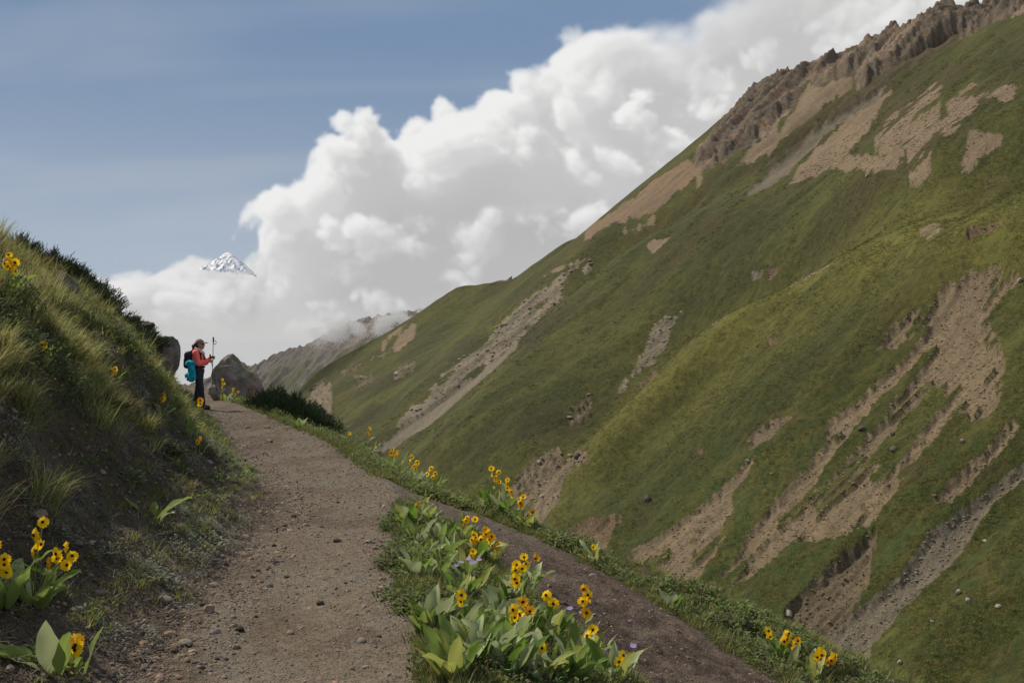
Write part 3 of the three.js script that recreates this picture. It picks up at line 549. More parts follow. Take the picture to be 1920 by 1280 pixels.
scatter('bank_scrub', [herbGeo(51, 170, 0.2, 0.035, 0.014, [[0.055, 0.085, 0.025], [0.075, 0.11, 0.03], [0.04, 0.062, 0.022]], 0.75), herbGeo(52, 150, 0.18, 0.04, 0.013, [[0.085, 0.105, 0.035], [0.06, 0.08, 0.028], [0.12, 0.10, 0.05]], 0.8), herbGeo(53, 140, 0.16, 0.03, 0.016, [[0.10, 0.13, 0.04], [0.075, 0.10, 0.03]], 0.7)], M.blade, 900, (r) => {
  const p = anyBank(r, 24); if (!p) return null; const [x, d] = p, s = bankS(x, d); return s > 0.9 && n2(x * 0.9 + 260, d * 0.9) + 0.4 * n2(x * 2.5, d * 2.5) > 0.12 && r() < greenAt(x, d) ? [x, d, 0.7 + 0.5 * r()] : null;
}, 'small-leaved green scrub cushions on the upper bank', [1, 0.3]);
// dry stalks and litter on the bare earth
{
  const b = new GB(), r = rng(5); for (let k = 0; k < 9; k++) bladeInto(b, r, (r() - 0.5) * 0.1, (r() - 0.5) * 0.1, 0.02 + r() * 0.05, 0.004, r() * 6.28, 1.2 + r() * 0.3, 0.2, [[0.2, 0.15, 0.1], [0.14, 0.1, 0.07], [0.27, 0.22, 0.16]][k % 3], 0.006);
  scatter('dry_litter', [b.geo()], M.blade, 2600, (r) => { const p = anyBank(r, 12); if (!p) return null; return r() > greenAt(...p) ? p : null; }, 'dry stalks and litter on the bare earth', [1, 0.4]);
}

// ---------- broad-leaved plants with yellow flowers ----------
function leafGeo(seed, L, W, bend, fold, wave) {
  const r = rng(seed), b = new GB(), n = 7, ph = r() * 6, tw = (r() - 0.5) * 0.5, c = [1, 1, 1]; let y = 0, z = 0, ang = 0.15, rows = [];
  const st = L * 0.22;                                // stalk, then blade
  for (let k = 0; k <= n; k++) {
    const u = k / n, w = k === 0 ? 0.006 : W * 0.5 * Math.pow(Math.sin(Math.PI * Math.min(1, 0.06 + 0.94 * Math.pow(u, 0.72))), 0.85) + 0.002, row = [];
    for (let j = -2; j <= 2; j++) { const q = j / 2, h = Math.abs(q) * w * fold + wave * W * Math.sin(u * 9 + ph + q) * Math.abs(q) * 0.35, tx = q * w, a2 = tw * u; row.push(b.v(tx * Math.cos(a2) + h * Math.sin(a2), y + h * Math.sin(ang) * 0.9, z - h * Math.cos(ang) * -0.9 * -1, c, q, u)); }
    rows.push(row); const step = k === 0 ? st : (L - st) / n; ang += bend * (k === 0 ? 0.05 : 1 / n) ; y += Math.cos(ang) * step; z += Math.sin(ang) * step;
  }
  for (let k = 0; k < n; k++) for (let j = 0; j < 4; j++) { const [a, e] = [rows[k][j], rows[k][j + 1]], [f, g] = [rows[k + 1][j], rows[k + 1][j + 1]]; b.t(a, e, g); b.t(a, g, f); }
  return b.geo();
}
const LEAVES = []; for (let k = 0; k < 10; k++) { const r = rng(300 + k); LEAVES.push(leafGeo(500 + k, 0.18 + 0.06 * r(), 0.046 + 0.026 * r(), 0.1 + 1.2 * r() * r(), 0.35 + 0.5 * r(), 0.15 + 0.4 * r())); }
const PETALS = [0, 1, 2].map((s) => { const r = rng(700 + s), b = new GB(), n = 14, c = [1, 1, 1]; for (let k = 0; k < n; k++) { const a = k / n * 6.283 + (r() - 0.5) * 0.2, L = 0.030 + 0.005 * r(), w = 0.0068, dz = -0.004 + (r() - 0.6) * 0.012 - s * 0.004, ca = Math.cos(a), sa = Math.sin(a); const A = b.v(ca * 0.007 - sa * w * 0.5, sa * 0.007 + ca * w * 0.5, 0.001, c), B = b.v(ca * 0.007 + sa * w * 0.5, sa * 0.007 - ca * w * 0.5, 0.001, c), C = b.v(ca * L * 0.75 - sa * w, sa * L * 0.75 + ca * w, dz * 0.6, c), D = b.v(ca * L * 0.75 + sa * w, sa * L * 0.75 - ca * w, dz * 0.6, c), E = b.v(ca * L, sa * L, dz, c); b.t(A, B, C); b.t(B, D, C); b.t(C, D, E); } return b.geo(); });
const DISC = new THREE.SphereGeometry(0.0088, 9, 6); DISC.scale(1, 1, 0.55);
const BUD = new THREE.SphereGeometry(0.008, 7, 5);
function stemGeo(pts, r0, r1) { const cv = new THREE.CatmullRomCurve3(pts), g = new THREE.TubeGeometry(cv, 7, 1, 5), p = g.attributes.position, c = new THREE.Vector3(); for (let i = 0; i < p.count; i++) { const u = Math.floor(i / 6) / 7; cv.getPointAt(u, c); const r = lerp(r0, r1, u); p.setXYZ(i, c.x + (p.getX(i) - c.x) * r, c.y + (p.getY(i) - c.y) * r, c.z + (p.getZ(i) - c.z) * r); } g.computeVertexNormals(); return g; }
const LEAFM = [M.leafDark, M.leafMid, M.leafMid, M.leafPale, M.leafPale, M.leafYellow];
function flowerOn(parent, x, y, z, az, el, r, size = 1) {
  const h = mesh('flower_head', PETALS[Math.floor(r() * 3)], r() < 0.85 ? M.petal : M.petalDry, parent); h.position.set(x, y, z); h.scale.setScalar(size * (0.85 + 0.3 * r()));
  h.rotation.set(0, az, 0); h.rotateX(-el); const d = mesh('flower_disc', DISC, M.disc, h); d.position.z = 0.004;
}
function plant(x, d, label, o = {}) {                 // o: seed, leaves, size, spread, stems: [[height, lean x, lean z, flower count]]
  const r = rng((o.seed ?? 1) * 131 + 7), g = thing(o.name || 'yellow_flowered_plant', label, 'plant', x, onGround(x, d) - 0.01, -d, o.group), S = o.size ?? 1;
  const n = o.leaves ?? 8, a0 = r() * 6.28;
  for (let k = 0; k < n; k++) {
    const l = mesh('leaf', LEAVES[Math.floor(r() * LEAVES.length)], LEAFM[Math.floor(r() * LEAFM.length)], g), az = a0 + k * 2.399 + (r() - 0.5) * 0.7, tilt = (o.flat ?? 0.25) * (0.3 + 1.2 * r()) + 0.55 * r() * r() * (0.3 + k / n);
    { const e = 0.015 + 0.05 * r(); l.position.set(Math.sin(az) * e * S, 0, Math.cos(az) * e * S); } l.rotation.order = 'YXZ'; l.rotation.set(tilt, az, (r() - 0.5) * 0.7); l.scale.setScalar(S * (0.65 + 0.6 * r()));
  }
  (o.stems || []).forEach(([h, lx, lz, nf]) => {
    const pts = [new THREE.Vector3(0, 0, 0), new THREE.Vector3(lx * 0.2 + (r() - 0.5) * 0.03, h * 0.4, lz * 0.2), new THREE.Vector3(lx * 0.6, h * 0.75, lz * 0.6), new THREE.Vector3(lx, h, lz)], cv = new THREE.CatmullRomCurve3(pts);
    mesh('flower_stem', stemGeo(pts, 0.0042, 0.0026), M.stem, g);
    for (let k = 0; k < nf; k++) { const u = nf === 1 ? 1 : 1 - 0.42 * k / nf - (k ? 0.03 : 0), p = cv.getPoint(u), az = k === 0 ? (r() - 0.5) * 1.4 : (r() - 0.5) * 2.8, off = k === 0 ? 0.004 : 0.022; flowerOn(g, p.x + Math.sin(az) * off + (k ? (r() - 0.5) * 0.035 : 0), p.y + 0.004, p.z + Math.abs(Math.cos(az)) * off, az, (r() - 0.35) * 1.0, r, o.fsize ?? 1); }
    if (h > 0.18) { const q = cv.getPoint(0.45), l = mesh('leaf', LEAVES[Math.floor(r() * LEAVES.length)], LEAFM[Math.floor(r() * LEAFM.length)], g); l.position.copy(q); l.rotation.order = 'YXZ'; l.rotation.set(0.7, r() * 6.28, 0); l.scale.setScalar(0.45 * S); }
  });
  return g;
}

const NTH = ['first', 'second', 'third', 'fourth', 'fifth', 'sixth', 'seventh', 'eighth', 'ninth', 'tenth', 'eleventh', 'twelfth', 'thirteenth', 'fourteenth', 'fifteenth', 'sixteenth', 'seventeenth', 'eighteenth', 'nineteenth', 'twentieth', 'twenty-first', 'twenty-second'];
const STRIP_GROUP = 'leafy plants crowded in the strip between the two trails';
const stripFlower = { 8: [[0.22, 0.02, 0.03, 4], [0.2, 0.09, 0, 1]], 2: [[0.17, -0.08, 0.05, 2]], 12: [[0.24, 0.03, 0, 6], [0.21, -0.06, 0.04, 4], [0.2, 0.08, 0.06, 3]], 13: [[0.23, 0.02, 0.02, 5], [0.18, 0.08, 0.05, 4]], 11: [[0.2, 0.05, 0.03, 3]], 15: [[0.22, 0.06, 0.02, 2], [0.2, 0.1, 0.05, 1]], 36: [[0.27, -0.03, 0, 2], [0.26, 0.06, 0, 1], [0.17, -0.05, 0.05, 1]], 21: [[0.2, 0.03, 0.04, 3]], 23: [[0.27, 0.02, 0, 3], [0.23, 0.06, 0.04, 3], [0.24, -0.03, 0.05, 2]], 18: [[0.2, 0.12, 0, 2]], 29: [[0.3, 0, 0, 1], [0.26, 0.04, 0.03, 1]], 31: [[0.44, -0.01, 0, 7]], 34: [[0.2, 0.02, 0.04, 1]], 30: [[0.2, 0.1, 0.02, 2]], 35: [[0.16, 0.05, 0, 2]] };
const stripLabel = { 0: 'leafy plant at the tip of the strip where the two trails part', 31: 'tall single stem of stacked yellow flowers leaning over the side trail', 12: 'leafy plant thick with yellow flowers in the middle of the strip', 13: 'leafy plant thick with yellow flowers beside the side trail mid-strip', 24: 'large upright folded leaf plant at the bottom front of the strip', 36: 'thin-stemmed yellow flowers standing against the dark side trail', 23: 'dark-eyed yellow flowers cluster low in the front of the strip', 34: 'leafy plant with one drooping yellow flower at the front of the strip', 17: 'broad leaves at the path edge in the front half of the strip', 35: 'small leafy plant at the lowest corner of the side trail edge' };
const STRIP = [[-0.89, 9.54], [-0.87, 8.56], [-0.75, 8.8], [-0.76, 7.82], [-0.6, 8.2], [-0.51, 7.74], [-0.65, 7.38], [-0.47, 8.52], [-0.42, 8.96], [-0.52, 6.9], [-0.63, 6.72], [-0.33, 7.26], [-0.24, 7.92], [-0.18, 8.08], [-0.26, 6.74], [-0.03, 6.98], [-0.33, 6.46], [-0.47, 5.5], [-0.4, 5.52], [-0.29, 5.78], [-0.08, 6.1], [-0.01, 6.62], [-0.09, 5.7], [0.04, 5.62], [-0.09, 5.08], [-0.03, 5], [-0.24, 4.88], [-0.28, 4.72], [-0.15, 5.02], [0.2, 5.82], [0.36, 5.72], [0.43, 5.86], [0.26, 5.22], [0.32, 5.22], [0.13, 5.1], [0.55, 5.44], [0.12, 7.52]];
const byD = STRIP.map((s, k) => k).sort((a, b) => STRIP[b][1] - STRIP[a][1]), flOrder = byD.filter((k) => stripFlower[k] && !stripLabel[k]), plOrder = byD.filter((k) => !stripFlower[k] && !stripLabel[k]);
STRIP.forEach(([x, d], k) => {
  const fl = stripFlower[k];
  plant(x, d, stripLabel[k] || (fl ? `leafy plant with a few yellow flowers, ${NTH[flOrder.indexOf(k)]} in the strip from the fork` : `flowerless leafy plant, ${NTH[plOrder.indexOf(k)]} in the strip from the fork`), { name: fl ? 'yellow_flowered_plant' : 'broad_leaved_plant', seed: k + 10, leaves: k === 31 ? 4 : 9 + (k * 7) % 6, flat: 0.16, size: k > 22 ? 1.15 : 1.05, stems: fl, group: stripLabel[k] ? STRIP_GROUP : fl ? 'flowering plants of the strip' : 'flowerless plants of the strip' });
});
[
  [-3.93, 18.5, 5, null, 'low row of pale leaves at the path edge below the dark bushes'], [-2.75, 17.0, 5, [[0.22, 0, 0, 2]], 'small flowering plant at the path edge past the dark bushes'], [-2.22, 15.5, 6, [[0.34, 0.02, 0, 2]], 'slender yellow flowers on the verge above the grey scree foot'],
  [-1.60, 13.44, 8, [[0.27, 0, 0, 5], [0.24, 0.07, 0, 4]], 'yellow flower cluster on the verge, first above the trail fork'], [-1.36, 12.64, 9, [[0.26, 0.1, 0, 2]], 'broad upright leaves on the verge above the trail fork'], [-1.2, 12.18, 8, [[0.27, 0.05, 0, 3]], 'upright leaves with yellow flowers above the trail fork'], [-0.98, 11.78, 7, [[0.25, 0.03, 0, 3], [0.2, 0.08, 0, 2]], 'last flowering clump before the gap in the verge'],
  [-0.33, 11.3, 4, null, 'two pale upright leaves on the verge by the small bush'], [-0.2, 11.25, 4, [[0.40, -0.03, 0, 3], [0.37, 0.05, 0, 3]], 'tallest yellow flowers on the verge, seen against the far green slope'], [-0.08, 11.1, 6, [[0.30, 0.03, 0, 3], [0.2, 0.07, 0, 2]], 'dark-eyed yellow flowers on the verge beside the tallest stems'], [0.08, 10.72, 6, [[0.32, 0.04, 0, 5]], 'flower stem on the verge seen against the rocky slide'], [0.16, 10.66, 6, [[0.18, 0.06, 0, 2]], 'low leafy clump on the verge in front of the rocky slide'],
  [0.77, 9.62, 7, [[0.15, 0.01, 0, 1]], 'small leafy plant with one yellow flower on the side trail verge'], [1.33, 8.44, 4, null, 'plant of yellowish folded leaves alone on the side trail verge'],
  [1.97, 7.52, 6, [[0.22, -0.05, 0, 2], [0.2, 0.1, 0, 4]], 'yellow flowers with pale leaves low at the side trail edge'], [2.05, 7.42, 6, [[0.2, 0.06, 0, 4]], 'flowering clump beside the pale leaves low at the side trail edge'], [2.17, 7.22, 6, [[0.2, 0.05, 0, 4], [0.16, 0.15, 0, 3]], 'flowering plant lowest on the side trail verge'],
  [-7.75, 27.2, 6, [[0.6, -0.1, 0, 4]], 'yellow flowers rising in front of the boulder'], [-7.3, 26.3, 7, [[0.38, 0.0, 0, 3], [0.3, 0.12, 0, 2]], 'flowering plant at the right foot of the boulder'], [-8.0, 27.6, 5, [[0.45, 0.05, 0, 2]], 'thin flower stems between the hiker and the boulder'],
].forEach(([x, d, n, stems, label], k) => plant(x, d, label, { name: stems ? 'yellow_flowered_plant' : 'broad_leaved_plant', seed: 100 + k, leaves: n, size: d > 20 ? 1.3 : d > 10.9 ? 1.45 : 1.05, stems: stems ? stems.map(([h, ...q]) => [h * (d > 10.9 && d < 20 ? 1.25 : 1), ...q]) : undefined, flat: 0.12, fsize: d > 20 ? 1.3 : 1.05 }));
[
  [-2.33, 4.9, 9, 1.25, [[0.42, 0.05, 0.02, 1], [0.36, 0.02, 0.04, 3], [0.30, 0.16, 0.03, 4], [0.26, 0.2, 0.04, 2]], 'big yellow-flowered plant with dark leaves on the near bank edge of the photo'], [-2.42, 4.75, 6, 1.2, [[0.24, 0.05, 0.06, 4], [0.3, -0.02, 0.02, 3]], 'cluster of drooping yellow flowers at the left picture edge'],
  [-2.03, 4.42, 6, 1.35, null, 'rosette of large grey-green leaves at the bottom left corner'], [-1.97, 4.52, 4, 0.9, [[0.16, 0.02, 0.02, 4]], 'ragged yellow blooms above the corner rosette'],
  [-2.56, 7.14, 4, 1.25, null, 'lone plant of three wide drooping leaves on the dark bank'], [-3.92, 7.8, 5, 1.2, [[0.32, 0.01, 0, 5], [0.26, 0.07, 0.02, 4]], 'yellow flowers high on the bank at the left picture edge'], [-3.9, 7.9, 3, 1.1, null, 'two bright leaves below the high bank flowers'],
  [-3.41, 7.3, 3, 0.8, [[0.16, 0, 0, 2]], 'small pair of yellow flowers among tussock grass high on the bank'], [-3.52, 8.8, 2, 1.0, [[0.14, 0.04, 0, 4]], 'short yellow flower spike beside one long leaf on the bank'], [-3.6, 8.62, 1, 1.5, null, 'single long bright leaf lying out from the bank'],
  [-3.35, 9.6, 5, 0.95, [[0.2, 0.02, 0, 4]], 'yellow flowers above narrow leaves midway up the bank'], [-3.2, 10, 5, 1.25, null, 'sprawling pale leaves on the bank below the hiker'], [-3.05, 9.78, 1, 0.7, [[0.13, 0, 0, 3]], 'tiny yellow flower spike on the bank above the path shade'], [-3.35, 10.6, 3, 0.8, [[0.3, 0.06, 0, 3]], 'yellow flowers on the bank in line with the hiker feet'],
  [-4.75, 13.2, 4, 1.1, null, 'bright leaf tuft on the bank by the dark shrubs'], [-4.2, 11.5, 3, 1.1, [[0.2, 0.05, 0, 2]], 'leaf and small flowers on the upper bank left of the hiker'], [-2.45, 9.45, 3, 0.45, null, 'small bright seedling at the bank foot by the path'], [-2.2, 7.3, 4, 0.5, null, 'small leafy seedling low on the bank'],
].forEach(([x, d, n, size, stems, label], k) => plant(x, d, label, { name: stems ? 'yellow_flowered_plant' : 'broad_leaved_plant', seed: 200 + k, leaves: n, size, stems: stems || undefined, flat: 0.3 }));
// a tuft of lilac daisies and two violet blooms in the strip
{
  const head = new GB(); for (let k = 0; k < 16; k++) { const a = k / 16 * 6.283, c = [1, 1, 1], w = 0.0026, A = head.v(0, 0, 0, c), B = head.v(Math.cos(a) * 0.016 - Math.sin(a) * w, 0.002, Math.sin(a) * 0.016 + Math.cos(a) * w, c), C = head.v(Math.cos(a) * 0.016 + Math.sin(a) * w, 0.002, Math.sin(a) * 0.016 - Math.cos(a) * w, c); head.t(A, B, C); } const hg = head.geo();
  [[-0.32, 7.0, 7, 'lilac daisies in the middle of the strip'], [0.62, 5.75, 4, 'lilac daisies at the strip edge by the side trail'], [0.35, 6.3, 3, 'sparse lilac daisies left of the tall flower stem']].forEach(([x, d, n, label], q) => {
    const r = rng(900 + q), g = thing('lilac_daisy', label, 'flower', x, onGround(x, d), -d, 'lilac daisies');
    for (let k = 0; k < n; k++) { const lx = (r() - 0.5) * 0.22, lz = (r() - 0.5) * 0.14, h = 0.11 + 0.08 * r(), st = mesh('flower_stem', stemGeo([new THREE.Vector3(lx * 0.3, 0, lz * 0.3), new THREE.Vector3(lx * 0.8, h * 0.6, lz * 0.8), new THREE.Vector3(lx, h, lz)], 0.002, 0.0014), M.stem, g), f = mesh('flower_head', hg, M.lilac, st); f.position.set(lx, h, lz); f.rotation.set(r() * 0.5, 0, (r() - 0.5) * 0.5); f.scale.setScalar(1.2); }
  });
  const g = thing('violet_bloom', 'two deep violet blooms low at the side trail edge', 'flower', 0.78, onGround(0.78, 5.3), -5.3); for (const [lx, h] of [[0, 0.05], [0.022, 0.065]]) { const st = mesh('flower_stem', stemGeo([new THREE.Vector3(lx, 0, 0), new THREE.Vector3(lx, h, 0)], 0.002, 0.0015), M.stem, g), f = mesh('flower_head', new THREE.ConeGeometry(0.008, 0.022, 7, 1, true), M.violet, st); f.position.set(lx, h, 0); f.rotation.set(2.4, 0, 0.3); }
}

// ---------- dark juniper and heath shrubs ----------
function shrubGeo(seed, w, h, n, cols, len) {
  const r = rng(seed), b = new GB();
  for (let k = 0; k < n; k++) {
    const a = r() * 6.283, q = Math.sqrt(r()), hh = Math.sqrt(1 - q * q * 0.85), f = 0.55 + 0.45 * r(), x = Math.cos(a) * q * w * f * 0.5, z = Math.sin(a) * q * w * f * 0.5, y = hh * h * f * (0.75 + 0.5 * n2(x * 6 + seed, z * 6)), c = cols[Math.floor(r() * cols.length)], L = len * (0.6 + 0.8 * r());
    const dx = Math.cos(a) * q * 0.9 + (r() - 0.5) * 0.5, dz = Math.sin(a) * q * 0.9 + (r() - 0.5) * 0.5, dy = 0.45 + 0.7 * r(), m = Math.hypot(dx, dy, dz);
    for (let j = 0; j < 5; j++) { const az = j * 1.2566 + r(), px = Math.cos(az) * L * 0.17, pz = Math.sin(az) * L * 0.17, t0 = j * 0.17, A = b.v(x + dx / m * L * t0, y + dy / m * L * t0, z + dz / m * L * t0, c), B = b.v(x + dx / m * L * (t0 + 0.22) + px, y + dy / m * L * (t0 + 0.22), z + dz / m * L * (t0 + 0.22) + pz, c), C = b.v(x + dx / m * L * (t0 + 0.42) + px * 0.5, y + dy / m * L * (t0 + 0.42), z + dz / m * L * (t0 + 0.42) + pz * 0.5, c); b.t(A, B, C); }
    const A = b.v(x - L * 0.06, y, z, c), B = b.v(x + L * 0.06, y, z, c), C = b.v(x + dx / m * L, y + dy / m * L, z + dz / m * L, c); b.t(A, B, C);
  }
  return b.geo();
}
const JUN = [[0.026, 0.040, 0.018], [0.034, 0.052, 0.022], [0.046, 0.066, 0.028], [0.022, 0.034, 0.018]], HEATH = [[0.05, 0.075, 0.026], [0.07, 0.10, 0.03], [0.04, 0.06, 0.024], [0.085, 0.055, 0.03]], RUST = [[0.10, 0.055, 0.03], [0.06, 0.06, 0.028], [0.045, 0.062, 0.024], [0.075, 0.045, 0.028]];
const SHRUBS = { j: [0, 1, 2, 3].map((k) => shrubGeo(60 + k, 1, 0.42, 1300, JUN, 0.085)), h: [0, 1, 2].map((k) => shrubGeo(70 + k, 1, 0.45, 1300, HEATH, 0.075)), r: [0, 1].map((k) => shrubGeo(80 + k, 1, 0.4, 1100, RUST, 0.08)) };
const twigs = (() => { const gs = []; for (let k = 0; k < 5; k++) { const a = k * 1.3; gs.push(stemGeo([new THREE.Vector3(0, -0.05, 0), new THREE.Vector3(Math.cos(a) * 0.12, 0.1, Math.sin(a) * 0.12), new THREE.Vector3(Math.cos(a) * 0.3, 0.24, Math.sin(a) * 0.3)], 0.012, 0.004)); } return mergeGeometries(gs); })();
let shrubNo = 0;
function shrub(kind, x, d, S, H, label, group, dy = 0) { const g = thing(kind === 'j' ? 'juniper_shrub' : 'heath_shrub', label, 'shrub', x, onGround(x, d) - 0.05 + dy, -d, group), k = shrubNo++; g.rotation.y = k * 2.1; g.scale.set(S, H, S); mesh('foliage', SHRUBS[kind][k % SHRUBS[kind].length], M.juniper, g); mesh('branch', twigs, M.wood, g); return g; }
{
  const dark = 'dark junipers along the left skyline';
  [[-6.05, 12.3, 0.5, 0.5], [-5.95, 12.7, 0.55, 0.5], [-6.0, 13.2, 0.7, 0.6], [-6.35, 14.0, 0.7, 0.6], [-6.4, 14.8, 0.8, 0.75], [-6.9, 15.6, 0.8, 0.7], [-7.3, 16.4, 0.9, 0.7], [-7.35, 17.3, 0.9, 0.75], [-7.6, 18.4, 1.0, 0.8], [-8.5, 19.8, 1.0, 0.8], [-6.0, 14.2, 0.7, 0.5], [-6.6, 16.6, 0.9, 0.6], [-7.1, 18.6, 0.9, 0.6], [-5.5, 13.0, 0.7, 0.5], [-6.5, 17.6, 0.9, 0.55], [-7.3, 20.0, 0.9, 0.6], [-5.95, 15.4, 0.8, 0.5]].forEach(([x, d, S, H], k) => shrub('j', x, d, S * 1.1, H * 1.45, k === 0 ? 'highest dark juniper on the left skyline' : k === 4 ? 'pointed juniper standing up from the left skyline' : k < 10 ? `${NTH[k]} juniper counted down the left skyline from the top` : `${NTH[k - 10]} juniper just below the skyline row, counted from the top`, k < 10 ? dark : 'junipers just below the left skyline'));
  [[-8.3, 25.2, 0.9, 0.7], [-8.7, 26.4, 0.9, 0.8], [-9.2, 27.6, 1.0, 0.8], [-6.4, 17.0, 0.7, 0.4]].forEach(([x, d, S, H], k) => shrub('h', x, d, S, H, `green heath shrub left of the hiker, ${NTH[k]} of its row`, 'heath shrubs left of the hiker'));
  [[-8.35, 29.0, 0.9, 1.0], [-7.9, 28.6, 0.9, 0.9]].forEach(([x, d, S, H], k) => shrub('h', x, d, S, H, `${k ? 'smaller' : 'taller'} green shrub between hiker and boulder`, 'shrubs at the boulder'));
  [[23.2, 0.5, 1.2], [22.2, 0.55, 1.2], [21.2, 0.6, 1.1], [20.2, 0.6, 1.0], [24.2, 0.5, 1.3], [22.8, 1.0, 1.4], [21.6, 1.0, 1.3], [25.2, 0.7, 1.2], [19.6, 0.5, 0.8]].forEach(([d, off, S], k) => shrub('j', outer(d) + off, d, S, S * 1.15, `${NTH[[3, 4, 5, 6, 2, 7, 8, 1, 0][k]]} dark bush of the mass on the verge below the boulder`, 'dark bushes below the boulder', 0.12));
  [[18.9, 0.5, 0.7, 'h'], [18.0, 0.5, 0.7, 'r'], [17.2, 0.45, 0.6, 'h'], [16.4, 0.45, 0.55, 'r'], [15.6, 0.5, 0.5, 'h'], [14.6, 0.45, 0.5, 'h']].forEach(([d, off, S, kd], k) => shrub(kd, outer(d) + off, d, S, S * 0.7, `${kd === 'r' ? 'reddish' : 'green'} verge shrub, ${NTH[k]} down the path from the dark bushes`, kd === 'r' ? 'reddish shrubs on the path verge' : 'green shrubs on the path verge'));
  [[11.5, 0.35, 0.4, 'h'], [11.3, 0.3, 0.36, 'j'], [11.0, 0.3, 0.42, 'h'], [10.9, 0.4, 0.36, 'j'], [10.1, 0.3, 0.34, 'h'], [9.3, 0.35, 0.36, 'r'], [9.1, 0.45, 0.4, 'h'], [8.6, 0.4, 0.4, 'h'], [8.3, 0.35, 0.42, 'r'], [8.1, 0.55, 0.5, 'j'], [7.9, 0.5, 0.45, 'h'], [7.6, 0.7, 0.5, 'h'], [7.3, 0.8, 0.5, 'h'], [8.8, 0.6, 0.4, 'r']].forEach(([d, off, S, kd], k) => shrub(kd, outer(d) + off, d, S, S * 0.6, `${kd === 'r' ? 'rusty' : kd === 'j' ? 'dark' : 'low green'} bush, ${NTH[k]} along the side trail verge from the fork`, kd === 'r' ? 'rusty bushes on the side trail verge' : kd === 'j' ? 'dark junipers on the side trail verge' : 'green bushes on the side trail verge'));
  [[-3.0, 11.2, 0.4], [-3.6, 11.9, 0.5], [-3.1, 9.0, 0.35], [-4.3, 10.8, 0.6], [-4.0, 9.6, 0.5], [-3.3, 8.2, 0.4], [-4.4, 13.2, 0.6], [-4.0, 12.8, 0.5]].forEach(([x, d, S], k) => shrub('h', x, d, S, S * 0.55, `low green shrub in the bank grass, ${NTH[[4, 5, 1, 3, 2, 0, 7, 6][k]]} nearest the camera`, 'low shrubs on the grassy bank'));
}
// ---------- rocks and stones ----------
const rockTex = dataTex(512, (u, v) => { const n = tileNoise(u, v, 8, 6, 0.6), m = tileNoise(u, v, 40, 3, 0.6); return 0.66 + 0.3 * n + 0.16 * m; }, false);
Object.assign(M, {
  rock: std({ vertexColors: true, map: rockTex, bumpMap: rockTex, bumpScale: 0.05 }),
  pebble: std({ color: new THREE.Color(0.19, 0.16, 0.128) }), pebbleDark: std({ color: new THREE.Color(0.062, 0.054, 0.048) }), pebbleTan: std({ color: new THREE.Color(0.24, 0.175, 0.12) }),
});
function rockGeo(seed, sx, sy, sz, detail, planes, rough, colour) { // a lump with flat broken faces
  const r = rng(seed), g0 = new THREE.IcosahedronGeometry(1, detail), g = mergeVertices((g0.deleteAttribute('normal'), g0.deleteAttribute('uv'), g0)), p = g.attributes.position, P = [];
  for (let k = 0; k < planes; k++) { const v = new THREE.Vector3(r() - 0.5, r() - 0.5, r() - 0.5).normalize(); P.push([v, 0.52 + 0.32 * r()]); }
  const v = new THREE.Vector3(), col = new Float32Array(p.count * 3), uv = new Float32Array(p.count * 2);
  for (let i = 0; i < p.count; i++) {
    v.fromBufferAttribute(p, i); for (const [n, h] of P) { const q = v.dot(n); if (q > h) v.addScaledVector(n, (h - q) * 0.92); }
    const f = 1 + rough * (fbm3(v.x * 1.8 + seed, v.y * 2.6, v.z * 1.8, 5, 0.55)); v.multiplyScalar(f); const k = fbm3(v.x * 3 + seed, v.y * 3, v.z * 3, 3), c = colour(k, v); col.set(c, 3 * i);
    p.setXYZ(i, v.x * sx, v.y * sy, v.z * sz); uv[2 * i] = v.x * sx * 0.7 + v.z * sz * 0.7; uv[2 * i + 1] = v.y * sy + 0.3 * v.z * sz;
  }
  g.setAttribute('color', new THREE.BufferAttribute(col, 3)); g.setAttribute('uv', new THREE.BufferAttribute(uv, 2)); const out = toCreasedNormals(g, 0.7); return out;
}
const greyRock = (k, v) => { let c = mix3([0.22, 0.185, 0.155], [0.135, 0.115, 0.098], sst(-0.4, 0.4, k)); c = mix3(c, [0.12, 0.125, 0.05], 0.75 * sst(0.05, 0.5, k + 0.25 * n3(v.x * 2, v.y * 2, v.z * 2) + (v.y > 0.45 ? 0.25 : -0.15))); return c.map((x) => x / 0.66); };
{
  // the boulder beside the hiker: big lump with a reddish broken face
  const b = tag(mesh('boulder', rockGeo(8, 0.80, 1.0, 0.65, 6, 12, 0.2, (k, v) => { const c = greyRock(k, v); return v.x > 0.25 && v.y < 0.35 ? mix3(c, [0.36, 0.20, 0.13], 0.55 * sst(-0.2, 0.4, k + 0.2)) : c; }), M.rock), 'big mossy boulder with a reddish side beside the hiker', 'boulder'); b.position.set(-7.82, 0.2, -28.3); b.rotation.y = 0.5;
  const o = tag(mesh('rock_outcrop', rockGeo(19, 0.48, 0.7, 0.5, 5, 20, 0.14, (k, v) => greyRock(k, v).map((q) => q * 0.75)), M.rock), 'blocky rock outcrop sticking out of the bank behind the path bend', 'rock'); o.position.set(-7.2, 1.22, -20.5); o.rotation.set(0, 0.3, 0.35);
  const sl = tag(mesh('rock_slab', rockGeo(23, 0.34, 0.17, 0.3, 4, 14, 0.12, (k, v) => greyRock(k, v).map((q) => q * 0.6)), M.rock), 'pointed flat slab jutting from the top of the outcrop', 'rock'); sl.position.set(-7.58, 1.84, -20.4); sl.rotation.set(0.05, 0, 0.28);
  const mo = tag(mesh('mossy_rock', rockGeo(29, 0.34, 0.28, 0.3, 4, 14, 0.15, (k, v) => greyRock(k, v).map((q) => q * 0.6)), M.rock), 'dark rock set in the turf near the left skyline', 'rock'); mo.position.set(-5.62, 2.2, -12.3); mo.rotation.set(0, 0.6, -0.5);
}
